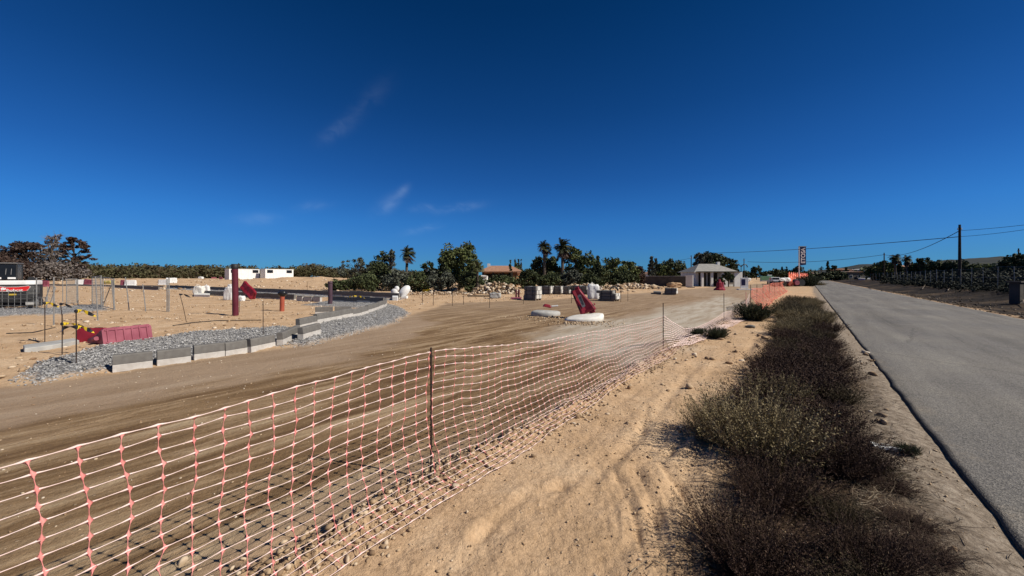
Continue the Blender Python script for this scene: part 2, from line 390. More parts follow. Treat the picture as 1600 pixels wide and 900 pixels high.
    lt = nd.new('ShaderNodeMapRange'); lt.inputs[1].default_value = .16; lt.inputs[2].default_value = .10; lk.new(v2.outputs['Distance'], lt.inputs[0])
    cut = nd.new('ShaderNodeMath'); cut.operation = 'MULTIPLY'; lk.new(lt.outputs[0], cut.inputs[0])
    s2 = nd.new('ShaderNodeSeparateColor'); lk.new(v2.outputs['Color'], s2.inputs[0])
    g = nd.new('ShaderNodeMath'); g.operation = 'GREATER_THAN'; g.inputs[1].default_value = .72; lk.new(s2.outputs[0], g.inputs[0]); lk.new(g.outputs[0], cut.inputs[1])
    hf = nd.new('ShaderNodeMath'); hf.operation = 'MULTIPLY'; hf.inputs[1].default_value = .3; lk.new(cut.outputs[0], hf.inputs[0])
    c = mixc(hf.outputs[0], c, (.62, .5, .37, 1))
    lk.new(c, b.inputs['Base Color'])
    # relief
    hsum = nd.new('ShaderNodeMath'); hsum.operation = 'ADD'
    k1 = nd.new('ShaderNodeMath'); k1.operation = 'MULTIPLY'; k1.inputs[1].default_value = .030; lk.new(noise(pos, 7, 8, 0, .65), k1.inputs[0])
    k2 = nd.new('ShaderNodeMath'); k2.operation = 'MULTIPLY'; k2.inputs[1].default_value = .016; lk.new(noise(pos, 42, 5, 0, .7), k2.inputs[0])
    lk.new(k1.outputs[0], hsum.inputs[0]); lk.new(k2.outputs[0], hsum.inputs[1])
    k3 = nd.new('ShaderNodeMath'); k3.operation = 'MULTIPLY_ADD'; k3.inputs[1].default_value = .006; lk.new(cut.outputs[0], k3.inputs[0]); lk.new(hsum.outputs[0], k3.inputs[2])
    inv = nd.new('ShaderNodeMath'); inv.operation = 'MULTIPLY'; inv.inputs[1].default_value = -.05; lk.new(vor.outputs['Distance'], inv.inputs[0])
    gm = nd.new('ShaderNodeMath'); gm.operation = 'MULTIPLY_ADD'; lk.new(inv.outputs[0], gm.inputs[0]); lk.new(sb.outputs[0], gm.inputs[1]); lk.new(k3.outputs[0], gm.inputs[2])
    bp = nd.new('ShaderNodeBump'); bp.inputs['Distance'].default_value = 1; bp.inputs['Strength'].default_value = .85
    lk.new(gm.outputs[0], bp.inputs['Height']); lk.new(bp.outputs[0], b.inputs['Normal'])
    return m
M_EARTH = ground_material()

def asphalt_material():
    m = bpy.data.materials.new('asphalt'); m.use_nodes = True; t = m.node_tree; b = _bsdf(m); nd = t.nodes; lk = t.links
    b.inputs['Roughness'].default_value = .85; b.inputs['Specular IOR Level'].default_value = .25
    uv = nd.new('ShaderNodeAttribute'); uv.attribute_name = 'st'      # metres along and across the road
    geo = nd.new('ShaderNodeNewGeometry'); pos = geo.outputs['Position']
    st = nd.new('ShaderNodeMapping'); st.inputs['Scale'].default_value = (.12, 1.6, 1); lk.new(uv.outputs['Vector'], st.inputs[0])
    def noise(vec, sc, det=6, dist=0, rough=.6):
        n = nd.new('ShaderNodeTexNoise'); n.inputs['Scale'].default_value = sc; n.inputs['Detail'].default_value = det
        n.inputs['Distortion'].default_value = dist; n.inputs['Roughness'].default_value = rough; lk.new(vec, n.inputs['Vector']); return n.outputs[0]
    def ramp(f, stops):
        r = nd.new('ShaderNodeValToRGB'); e = r.color_ramp.elements
        e[0].position = stops[0][0]; e[0].color = (*stops[0][1], 1); e[1].position = stops[-1][0]; e[1].color = (*stops[-1][1], 1)
        for p, c in stops[1:-1]: q = e.new(p); q.color = (*c, 1)
        lk.new(f, r.inputs[0]); return r.outputs[0]
    def mul(a, c, f=1):
        n = nd.new('ShaderNodeMix'); n.data_type = 'RGBA'; n.blend_type = 'MULTIPLY'; n.inputs[0].default_value = f; lk.new(a, n.inputs[6]); lk.new(c, n.inputs[7]); return n.outputs[2]
    c = ramp(noise(st.outputs[0], 1.0, 7, .3), [(.3, (.125, .117, .105)), (.5, (.165, .155, .141)), (.7, (.21, .20, .18))])
    c = mul(c, ramp(noise(pos, .35, 5, .5), [(.35, (.85, .85, .87)), (.65, (1.1, 1.08, 1.04))]))
    v = nd.new('ShaderNodeTexVoronoi'); v.inputs['Scale'].default_value = 110; lk.new(pos, v.inputs['Vector'])
    sp = nd.new('ShaderNodeSeparateColor'); lk.new(v.outputs['Color'], sp.inputs[0])
    c = mul(c, ramp(sp.outputs[0], [(0, (.35, .35, .35)), (.5, (.95, .95, .95)), (1, (1.9, 1.85, 1.75))]), .75)
    # fine cracks
    vc = nd.new('ShaderNodeTexVoronoi'); vc.feature = 'DISTANCE_TO_EDGE'; vc.inputs['Scale'].default_value = .35
    wn = nd.new('ShaderNodeMix'); wn.data_type = 'VECTOR'; wn.inputs[0].default_value = .12
    nn = nd.new('ShaderNodeTexNoise'); nn.inputs['Scale'].default_value = 3; lk.new(pos, nn.inputs['Vector']); lk.new(pos, wn.inputs[4]); lk.new(nn.outputs['Color'], wn.inputs[5])
    lk.new(wn.outputs[1], vc.inputs['Vector'])
    c = mul(c, ramp(vc.outputs['Distance'], [(0, (.45, .45, .45)), (.006, (1, 1, 1))]), .6)
    # darker margin at the left edge, dust further in
    sx = nd.new('ShaderNodeSeparateXYZ'); lk.new(uv.outputs['Vector'], sx.inputs[0])
    ad = nd.new('ShaderNodeMath'); ad.operation = 'MULTIPLY_ADD'; ad.inputs[1].default_value = .12; lk.new(noise(pos, 5, 5), ad.inputs[0]); lk.new(sx.outputs[1], ad.inputs[2])
    c = mul(c, ramp(ad.outputs[0], [(0, (.45, .45, .45)), (1, (1, 1, 1))]))
    r = c.node.inputs[7].links[0].from_node
    mr = nd.new('ShaderNodeMapRange'); mr.inputs[1].default_value = 1.05; mr.inputs[2].default_value = 1.11; lk.new(ad.outputs[0], mr.inputs[0]); lk.new(mr.outputs[0], r.inputs[0])
    def mth(op, a_, b_=None, c_=None):
        n = nd.new('ShaderNodeMath'); n.operation = op
        for i, q in enumerate((a_, b_, c_)):
            if q is None: continue
            if isinstance(q, (int, float)): n.inputs[i].default_value = q
            else: lk.new(q, n.inputs[i])
        return n.outputs[0]
    dl = mth('ABSOLUTE', mth('SUBTRACT', sx.outputs[1], 3.7))               # distance from the crown of the road
    sp_ = mth('MULTIPLY_ADD', noise(pos, 2.3, 8, .6, .7), 1.1, dl)
    mr2 = nd.new('ShaderNodeMapRange'); mr2.inputs[1].default_value = 3.12; mr2.inputs[2].default_value = 3.42; mr2.inputs[4].default_value = .75; lk.new(sp_, mr2.inputs[0])
    sm = nd.new('ShaderNodeMix'); sm.data_type = 'RGBA'; lk.new(mth('MULTIPLY', mr2.outputs[0], ramp(noise(pos, 45, 4, 0, .7), [(.4, (0, 0, 0)), (.6, (1, 1, 1))])), sm.inputs[0]); lk.new(c, sm.inputs[6]); sm.inputs[7].default_value = (.30, .245, .18, 1)
    c = sm.outputs[2]
    lk.new(c, b.inputs['Base Color'])
    bp = nd.new('ShaderNodeBump'); bp.inputs['Distance'].default_value = .004; bp.inputs['Strength'].default_value = .8
    lk.new(v.outputs['Distance'], bp.inputs['Height']); lk.new(bp.outputs[0], b.inputs['Normal'])
    return m
M_ASPH = asphalt_material()
M_STONE = leafmat('pale_stone', [(.24, .15, .085), (.36, .25, .15), (.48, .37, .25), (.60, .52, .42)], .9)
M_GREY = leafmat('crushed_grey_stone', [(.17, .165, .155), (.25, .24, .23), (.34, .33, .315), (.50, .485, .465)], .85)
M_KTOP = mat('dark_concrete', (.125, .115, .105), (.16, .15, .135), 9, .9, .003, 60)
M_KLOW = mat('pale_concrete', (.42, .385, .345), (.52, .49, .45), 9, .9, .003, 60)
M_CONC = mat('grey_concrete', (.30, .29, .27), (.42, .41, .38), 4, .9, .004, 40)
M_WCONC = mat('white_concrete', (.62, .59, .52), (.75, .72, .66), 5, .85, .006, 25)
M_WHITE = mat('white_paint', (.78, .77, .74), (.68, .67, .64), 2, .6, .001)
M_BLACK = mat('black_rubber', (.015, .015, .016), (.03, .03, .03), 8, .6, .001)
M_GLASS = mat('dark_glass', (.008, .010, .014), (.012, .015, .02), 2, .22, spec=.25)
M_RED = mat('red_plastic', (.19, .010, .020), (.27, .02, .035), 3, .5, .002, 12)
M_PINK = mat('faded_red_plastic', (.22, .048, .072), (.31, .088, .115), 2.5, .6, .003, 9)
M_MAROON = mat('maroon_pvc', (.085, .012, .022), (.12, .02, .032), 3, .45, .0005)
M_PURPLE = mat('purple_grey_pvc', (.06, .032, .045), (.085, .048, .06), 3, .5)
M_ORNG = mat('orange_pvc', (.30, .065, .035), (.36, .09, .05), 4, .5)
M_RUST = mat('rusty_rebar', (.022, .014, .011), (.045, .025, .017), 30, .8, .001, 200)
M_GALV = mat('galvanised_steel', (.21, .205, .195), (.30, .295, .28), 10, .55, metal=.3)
M_NETW = mat('stretched_net_plastic', (.78, .58, .52), (.82, .66, .60), 9, .5)
M_NETP = mat('pink_net_plastic', (.74, .24, .215), (.82, .33, .29), 9, .45)
M_NETO = mat('orange_net_plastic', (.82, .21, .12), (.90, .30, .20), 9, .5)
M_YEL = mat('yellow_tape', (.75, .52, .03), (.62, .42, .02), 9, .45)
M_WOOD = mat('weathered_wood', (.13, .10, .075), (.21, .165, .12), 5, .85, .003, stretch=(1, 1, 6))
M_BARK = mat('tree_bark', (.055, .042, .032), (.12, .095, .075), 6, .9, .01, 30)
M_PBARK = mat('palm_bark', (.075, .058, .042), (.13, .10, .075), 9, .9, .02, 14)
M_TAR = mat('black_bag_plastic', (.012, .012, .014), (.022, .022, .025), 5, .3, .006, 20)
M_BAG = mat('white_bag_fabric', (.75, .74, .71), (.66, .65, .62), 3, .7, .01, 9)
M_TILE = mat('clay_roof_tiles', (.30, .15, .09), (.42, .24, .15), 3, .85, .01, 20)
M_GROOF = mat('grey_roof_sheet', (.24, .23, .21), (.32, .30, .27), 2, .85, .01, 12)
M_WALL = mat('white_plaster', (.72, .70, .66), (.62, .60, .55), 1.5, .85, .003, 20)
M_OCHRE = mat('ochre_plaster', (.50, .26, .13), (.44, .23, .12), 2, .85)
M_GWALL = mat('grey_block_wall', (.055, .048, .042), (.09, .08, .07), 1.2, .9, .006, 10)
M_GREENP = mat('green_painted_steel', (.20, .42, .24), (.26, .50, .30), 3, .6)
M_NAVY = mat('navy_sign_sheet', (.012, .014, .05), (.018, .02, .065), 3, .4)
M_SIGNW = mat('sign_lettering', (.75, .62, .58), (.8, .72, .66), 3, .5)
M_CABLE = mat('black_cable', (.02, .02, .022), (.03, .03, .03), 3, .6)
M_DWOOD = mat('dark_pole_wood', (.03, .022, .016), (.05, .038, .028), 5, .85)
# ================================================================ THE SETTING
def build_terrain():
    r = [.0, .35]
    while r[-1] < 1600: r.append(r[-1] * (1.0130 if r[-1] < 8 else 1.023) + .002)
    r = np.array(r)
    fine = np.linspace(-74, 74, 560); coarse = np.linspace(74, 286, 90)[1:-1]
    ang = np.radians(np.concatenate([fine, coarse])); na = len(ang); nr = len(r)
    R_, A_ = np.meshgrid(r, ang, indexing='ij')
    X = (R_ * np.sin(A_)).ravel(); Y = (R_ * np.cos(A_)).ravel(); Z = H(X, Y)
    V = np.stack([X, Y, Z], 1)
    i, j = np.meshgrid(np.arange(nr - 1), np.arange(na), indexing='ij'); j2 = (j + 1) % na
    Fc = np.stack([(i * na + j), (i * na + j2), ((i + 1) * na + j2), ((i + 1) * na + j)], -1).reshape(-1, 4)[:, ::-1]
    tr, br, pa, gr, dk, li, sh = zones(X, Y)
    cx = X[Fc].mean(1); cy = Y[Fc].mean(1); s, t = toST(cx, cy)
    trf = tr[Fc].mean(1); grf = gr[Fc].mean(1)
    lab = np.zeros(len(Fc), int)                                    # 0 building site
    lab[(t < -2.4) & (trf > .5)] = 1                                # dirt road
    lab[(t < -2.4) & (grf > .5)] = 2                                # gravel bed
    lab[(t >= -2.4) & (t < 3.5)] = 3                                # sandy path
    lab[(t >= 3.5) & (t < 12)] = 4                                  # verge
    lab[t >= 12] = 5
    names = ['ground', 'dirt_road', 'gravel_bed', 'sandy_path', 'verge', 'field']
    for k, nm in enumerate(names):
        sel = Fc[lab == k]
        if not len(sel): continue
        u, inv = np.unique(sel.ravel(), return_inverse=True)
        o = np_mesh(nm, V[u], inv.reshape(-1, 4), M_EARTH, smooth=True)
        for an, cols in (('zoneA', (tr, br, pa)), ('zoneB', (gr, dk, li)), ('zoneC', (sh, sh, sh))):
            a = o.data.attributes.new(an, 'FLOAT_COLOR', 'POINT')
            c = np.ones((len(u), 4), np.float32)
            for q in range(3): c[:, q] = cols[q][u]
            a.data.foreach_set('color', c.ravel())
        tag(o, kind='structure')
build_terrain()

def build_asphalt():
    s = np.concatenate([np.arange(-12, 20, .08), np.arange(20, 60, .4), np.arange(60, 420, 3.0)])
    u = np.array([0, .002, .06, .2, .5, 1, 1.6, 2.2, 2.8, 3.4, 4.0, 4.6, 5.1, 5.34, 5.398, 5.4])
    S, U = np.meshgrid(s, u, indexing='ij')
    t = 1.0 + U
    lf = np.exp(-U / .25) * (fbm(S * 2.2, S * 0, 4, 3) * .05 + fbm(S * 14, S * 0, 2, 8) * .012)
    rf = np.exp(-(5.4 - U) / .25) * fbm(S * 1.3, S * 0 + 9, 4, 13) * .10
    # the road bends away to the left far off
    t = t + lf * .6 + rf - 10 * sstep(150, 420, S) ** 2
    z = .026 + .03 * np.sin(np.pi * U / 5.4) + .006 * fbm(S * .8, t * .8, 3, 4)
    z[:, 0] = -.035; z[:, -1] = -.12
    z[:, 1] -= .004
    X = D.x * S + NN.x * t; Y = D.y * S + NN.y * t
    V = np.stack([X, Y, z], -1).reshape(-1, 3); n = len(u)
    i, j = np.meshgrid(np.arange(len(s) - 1), np.arange(n - 1), indexing='ij')
    Fc = np.stack([i * n + j, i * n + j + 1, (i + 1) * n + j + 1, (i + 1) * n + j], -1).reshape(-1, 4)[:, ::-1]
    o = np_mesh('asphalt_road', V, Fc[:, ::-1], M_ASPH); tag(o, kind='structure')
    a = o.data.attributes.new('st', 'FLOAT_VECTOR', 'POINT')
    a.data.foreach_set('vector', np.stack([S, t + 10 * sstep(150, 420, S) ** 2, S * 0], -1).astype(np.float32).ravel())
build_asphalt()

# ---------------------------------------------------------------- loose stones
def ico(sub):
    bm = bmesh.new(); bmesh.ops.create_icosphere(bm, subdivisions=sub, radius=1)
    v = np.array([q.co[:] for q in bm.verts]); f = np.array([[w.index for w in q.verts] for q in bm.faces]); bm.free(); return v, f
ICO1 = ico(1); ICO2 = ico(2); ICO3 = ico(4)
def rotmats(n, rs):
    q = rs.normal(size=(n, 4)); q /= np.linalg.norm(q, axis=1)[:, None]; w, x, y, z = q.T
    return np.stack([1 - 2 * (y * y + z * z), 2 * (x * y - z * w), 2 * (x * z + y * w), 2 * (x * y + z * w), 1 - 2 * (x * x + z * z), 2 * (y * z - x * w),
                     2 * (x * z - y * w), 2 * (y * z + x * w), 1 - 2 * (x * x + y * y)], -1).reshape(n, 3, 3)
M_CLOD = leafmat('sandy_clods', [(.20, .13, .075), (.32, .22, .13), (.44, .32, .20), (.56, .44, .31)], .95)
def stones(name, x, y, size, m, label, cat, sub=1, seed=1, sink=.25, flat=.65, zoff=0, kind='stuff'):
    rs = np.random.RandomState(seed); bv, bf = (ICO1, ICO2)[sub - 1]; n = len(x)
    sc = np.stack([rs.uniform(.7, 1.5, n), rs.uniform(.5, 1.0, n), rs.uniform(.4, .85, n)], -1) * np.asarray(size)[:, None] * .5
    k = 1 + rs.uniform(-.33, .30, (n, len(bv)))
    v = bv[None] * k[..., None]
    R1 = rotmats(n, rs); v = np.einsum('nij,nvj->nvi', R1, v)
    v = v * sc[:, None, :]; a = rs.uniform(0, 6.28, n); ca, sa = np.cos(a), np.sin(a)
    vx = v[..., 0] * ca[:, None] - v[..., 1] * sa[:, None]; vy = v[..., 0] * sa[:, None] + v[..., 1] * ca[:, None]
    z = H(x, y) + zoff + sc[:, 2] * (1 - 2 * sink)
    V = np.stack([vx + np.asarray(x)[:, None], vy + np.asarray(y)[:, None], v[..., 2] + z[:, None]], -1).reshape(-1, 3)
    Fc = (bf[None] + (np.arange(n) * len(bv))[:, None, None]).reshape(-1, 3)
    o = np_mesh(name, V, Fc, m, rnd=np.repeat(rs.uniform(0, 1, n), len(bf)))
    return tag(o, label, cat, kind=kind)
def sizes(n, a, b, rs, p=2.2): return a + (b - a) * rs.uniform(0, 1, n) ** p * 1.0
rs = np.random.RandomState(3)
# rubble edge under the net, along the dirt road
n = 12000; s = rs.uniform(0, 1, n) ** 1.5 * 24 - 1.5; t = -2.27 + rs.normal(0, .15, n) + .06 * np.sin(s * 2.1)
x, y = D.x * s + NN.x * t, D.y * s + NN.y * t
stones('rubble_stones', x, y, sizes(n, .007, .050, rs, 3.0), M_CLOD, 'line of pale rubble stones lying under the plastic net', 'stones', 1, 5)
n = 11000; s = rs.uniform(0, 1, n) ** 1.4 * 18 - 1.5; t = rs.uniform(-2.2, .97, n)
w = fbm(s * 1.2, t * 1.2, 3, 51) > -.15 - .5 * np.exp(-((t + 2.1) / .3) ** 2); s, t = s[w], t[w]; n = len(s)
x, y = D.x * s + NN.x * t, D.y * s + NN.y * t
stones('path_pebbles', x, y, sizes(n, .005, .028, rs, 3.4), M_CLOD, 'small pebbles and crumbs of soil scattered over the sandy path', 'pebbles', 1, 6)
n = 6000; s = rs.uniform(0, 1, n) ** 1.2 * 26 - 3; t = -2.5 - rs.uniform(0, 1, n) ** .8 * 7.5
x, y = D.x * s + NN.x * t, D.y * s + NN.y * t
stones('road_pebbles', x, y, sizes(n, .006, .03, rs, 4.0), M_STONE, 'small pebbles pressed into the brown dirt road', 'pebbles', 1, 7, sink=.4)
# rubble on the building site
x = rs.uniform(-34, 8, 21000); y = rs.uniform(4, 40, 21000); s, t = toST(x, y)
w = (poly_sd(x, y, POLY_TRACK) < -.1) & (gravel_w(x, y) < .3) & (fbm(x * .5, y * .5, 3, 52) > -.1); x, y = x[w], y[w]; n = len(x)
stones('site_rubble', x, y, sizes(n, .02, .13, rs, 3.5), M_STONE, 'pale rubble scattered over the sandy building site', 'rubble', 1, 8)
x = rs.uniform(-130, 30, 12000); y = rs.uniform(38, 130, 12000); s, t = toST(x, y)
w = (t < -14) & (poly_sd(x, y, POLY_TRACK) < -.5) & (fbm(x * .15, y * .15, 4, 53) > .0); x, y = x[w][:3500], y[w][:3500]; n = len(x)
stones('far_rubble', x, y, sizes(n, .08, .55, rs, 3.0), M_STONE, 'stones and spoil scattered over the far part of the building site', 'rubble', 1, 18)
# crushed grey stone in the gravel beds
xs, ys = [], []
for p, cnt in zip(POLY_GR, (9000, 8500, 1500, 1200, 2500)):
    pa = np.array(p); mn, mx = pa.min(0), pa.max(0)
    x = rs.uniform(mn[0] - .2, mx[0] + .2, cnt * 3); y = rs.uniform(mn[1] - .2, mx[1] + .2, cnt * 3)
    w = poly_sd(x, y, p) > -.10 + rs.uniform(-.12, .1, len(x)); xs.append(x[w][:cnt]); ys.append(y[w][:cnt])
x = np.concatenate(xs); y = np.concatenate(ys); n = len(x)
stones('crushed_stone', x, y, sizes(n, .018, .050, rs, 1.5), M_GREY, 'crushed grey stone bedding along the kerb stones', 'gravel', 1, 9, sink=.2)
# stones, clods on the dark verge
n = 2500; s = rs.uniform(2, 60, n); t = 6.5 + np.abs(rs.normal(0, 1.6, n)); x, y = D.x * s + NN.x * t, D.y * s + NN.y * t
stones('verge_stones', x, y, sizes(n, .02, .13, rs, 3), leafmat('dark_clods', [(.03, .022, .016), (.06, .045, .03), (.12, .09, .06), (.3, .24, .18)], .95), 'dark clods and stones along the far verge of the asphalt road', 'stones', 1, 10)

ROCK_SEED = [50]
def rock(px, py, size, label, group=None, m=None, flat=.7, loc=None):
    ROCK_SEED[0] += 1; r = np.random.RandomState(ROCK_SEED[0]); bv, bf = ICO2
    v = bv * (1 + .16 * fbm(bv[:, 0] * 2 + ROCK_SEED[0], bv[:, 1] * 2 + bv[:, 2] * 1.7, 3, ROCK_SEED[0]))[:, None]
    for k in range(5):                                              # cleaved flats
        nrm = r.normal(size=3); nrm /= np.linalg.norm(nrm); dd = v @ nrm; c = r.uniform(.55, .85)
        v = v - np.clip(dd - c, 0, None)[:, None] * nrm[None]
    v = v * np.array([1, r.uniform(.65, .95), flat]) * size / 2
    p = loc or GZ(px, py)
    o = np_mesh('rock', v, bf, m or M_STONE, rnd=np.full(len(bf), r.uniform(.45, .95)))
    o.location = (p[0], p[1], p[2] + size * flat * .3); o.rotation_euler = (0, 0, r.uniform(0, 6.28))
    return tag(o, label, 'rock', group)
rock(712, 772, .07, 'rounded tan stone at the foot of the tall rusty post under the net edge')
rock(757, 733, .05, 'brown stone beside the net edge just right of the tall rusty post')
rock(905, 655, .075, 'pale broken stone on the sandy path beyond the second stretch of net')
rock(917, 651, .05, 'smaller pale stone touching the broken one on the path')
rock(860, 685, .04, 'flat little stone alone on the sandy path below the pale broken pair')
rock(1226, 482, .42, 'large pale boulder at the left edge of the far green scrub', flat=.6)
rock(1119, 862, .11, 'half buried grey stone at the left foot of the dark scrub near the camera', flat=.4)
rock(1064, 676, .05, 'tan stone in the shadow beside the olive green bush')
rock(285, 880, .06, 'pale stone behind the net at the lower left of the rubble line')

# ================================================================ THE NET AND ITS POSTS
def interp(s, tab): return np.interp(s, [a for a, b in tab], [b for a, b in tab])
TOPZ = [(-9, .95), (-.1, .955), (.5, .975), (1.44, 1.03), (1.87, 1.035), (2.0, 1.04), (2.8, .955), (3.66, .885), (5.5, .80), (7.2, .745), (8.5, .74), (8.72, .75), (9.3, .55), (10.2, .30), (11.3, .22),
        (13, .26), (14.6, .40), (16.5, .36), (18.5, .58), (20, .66), (21.6, .85)]
TOFF = [(-9, -1.95), (-5, -2.15), (-.1, -2.3), (1.87, -2.385), (5, -2.50), (8.72, -2.56), (11, -2.42), (14.6, -2.27), (18.5, -2.05), (22, -2.25)]
def net_point(s, v):
    """v 0 at the top cord, 1 at the bottom cord lying on the ground towards the path"""
    tz = interp(s, TOPZ); t0 = interp(s, TOFF)
    lay = .30 + .08 * fbm(s * .8, s * 0, 3, 91)
    x0, y0 = D.x * s + NN.x * t0, D.y * s + NN.y * t0; gz = H(x0, y0, False) + .03
    hgt = tz - gz; total = hgt + lay; d = v * total
    down = np.minimum(d, hgt); over = np.clip(d - hgt, 0, None)
    # bellies towards the path in the lower half, so the corner is rounded
    k = np.clip(down / np.maximum(hgt, .01), 0, 1)
    t = t0 + over + .10 * sstep(.45, 1, k) + .035 * fbm(s * 1.3, v * 2.3, 3, 92) * np.sin(np.pi * np.clip(v, 0, 1) ** .7 + .3) * 2
    z = np.where(over > 0, 0, tz - down)
    x, y = D.x * s + NN.x * t, D.y * s + NN.y * t
    zg = H(x, y, False) + .026 + .03 * np.clip(fbm(s * 5, v * 9, 2, 93), 0, 1)
    z = np.maximum(z - .02 * fbm(s * 2.4, v * 3, 2, 94) * (v > .02), zg)
    return np.stack([x, y, z], -1)
def strand(pts, wid, thick, side):
    """flat ribbon tube: pts (n,3), wid (n,), side (n,3) unit width direction"""
    n = len(pts); tan = np.gradient(pts, axis=0); tan /= np.linalg.norm(tan, axis=1)[:, None] + 1e-9
    nor = np.cross(tan, side); nor /= np.linalg.norm(nor, axis=1)[:, None] + 1e-9; sd = np.cross(nor, tan)
    w = wid[:, None] / 2; h = thick / 2
    V = np.stack([pts + sd * w, pts + nor * h, pts - sd * w, pts - nor * h], 1).reshape(-1, 3)
    i, k = np.meshgrid(np.arange(n - 1), np.arange(4), indexing='ij'); k2 = (k + 1) % 4
    return V, np.stack([i * 4 + k, i * 4 + k2, (i + 1) * 4 + k2, (i + 1) * 4 + k], -1).reshape(-1, 4)
def make_net(s0, s1, ds, rows, label, mh, mv, wmul=1.0, pf=net_point, parts=True, name='safety_net', cat='safety net', vm=1.0):
    root = thing(name, label, cat, (*ST(s0, -2.3), 0)); org = np.array(root.location)
    cols = int((s1 - s0) / ds) + 1
    cs = s0 + np.arange(cols) * ds; rv = np.linspace(0, 1, rows)
    Sg, Vg = np.meshgrid(cs, rv, indexing='ij')
    Sg = Sg + .036 * fbm(Sg * .8, Vg * 2.2, 3, 95) + .013 * fbm(Sg * 9, Vg * 21, 1, 96) + .03 * np.sin(Vg * 5 + Sg * 1.1) * .6
    Vn = Vg + .006 * fbm(Sg * 7, Vg * 15, 1, 97)
    up = np.array([0, 0, 1.0]); al = np.array([D.x, D.y, 0])
    Vs, Fs, off = [], [], 0
    for r in range(rows):
        q = 4; idx = np.arange((cols - 1) * q + 1) / q
        ss = np.interp(idx, np.arange(cols), Sg[:, r]); vv = np.interp(idx, np.arange(cols), Vn[:, r])
        fr = np.abs(idx - np.round(idx)); p = net_point(ss, vv) if pf is None else pf(ss, vv)
        wd = np.where(fr < .01, .0125, np.where(fr < .3, .0050, .0036)) * wmul * (1.25 if r in (0, rows - 1) else 1)
        V, Fq = strand(p - org, wd, .0016, np.tile(up, (len(p), 1)))
        if parts: np_mesh('horizontal_strand', V, Fq, mh, root)
        else: Vs.append(V); Fs.append(Fq + off); off += len(V)
    if not parts: np_mesh('horizontal_strands', np.concatenate(Vs), np.concatenate(Fs), mh, root)['kind'] = 'stuff'
    Vs, Fs, off = [], [], 0
    for c in range(cols):
        q = 6; idx = np.arange((rows - 1) * q + 1) / q
        ss = np.interp(idx, np.arange(rows), Sg[c]); vv = np.interp(idx, np.arange(rows), Vn[c])
        fr = np.abs(idx - np.round(idx)); p = pf(ss, vv)
        wd = np.where(fr < .01, .026, np.where(fr < .2, .0100, .0027)) * wmul * vm
        V, Fq = strand(p - org, wd, .0022, np.tile(al, (len(p), 1)))
        if parts: np_mesh('vertical_strand', V, Fq, mv, root)
        else: Vs.append(V); Fs.append(Fq + off); off += len(V)
    if not parts: np_mesh('vertical_strands', np.concatenate(Vs), np.concatenate(Fs), mv, root)['kind'] = 'stuff'
    return root
make_net(-5, 1.93, .115, 20, 'pink and white safety net left of the tall rusty post, its foot on rubble', M_NETW, M_NETP)
make_net(1.955, 8.72, .115, 20, 'pink and white plastic safety net strung between the tall rusty post and the next post', M_NETW, M_NETP, vm=.8)
make_net(8.75, 21.6, .125, 18, 'slack pale safety net sagging almost to the ground beyond the second post', M_NETW, M_NETW, 2.6, parts=False, vm=.45)
def far_net(s, v):
    tz = np.interp(s, [21, 24, 27, 30, 34, 38, 46, 52], [.9, 1.0, .92, 1.05, 1.0, 1.08, 1.0, 1.05]); t0 = -2.25 + .1 * fbm(s * .4, s * 0, 2, 98)
    t = t0 + .5 * v ** 2 + .12 * fbm(s * 1.1, v * 2.5, 3, 99); x, y = D.x * s + NN.x * t, D.y * s + NN.y * t
    return np.stack([x, y, np.maximum(tz * (1 - v), H(x, y) + .02)], -1)
make_net(21.6, 52, .13, 15, 'bright orange safety net standing farthest along the path, before the pile of pipes', M_NETO, M_NETO, 4.4, far_net, parts=False)

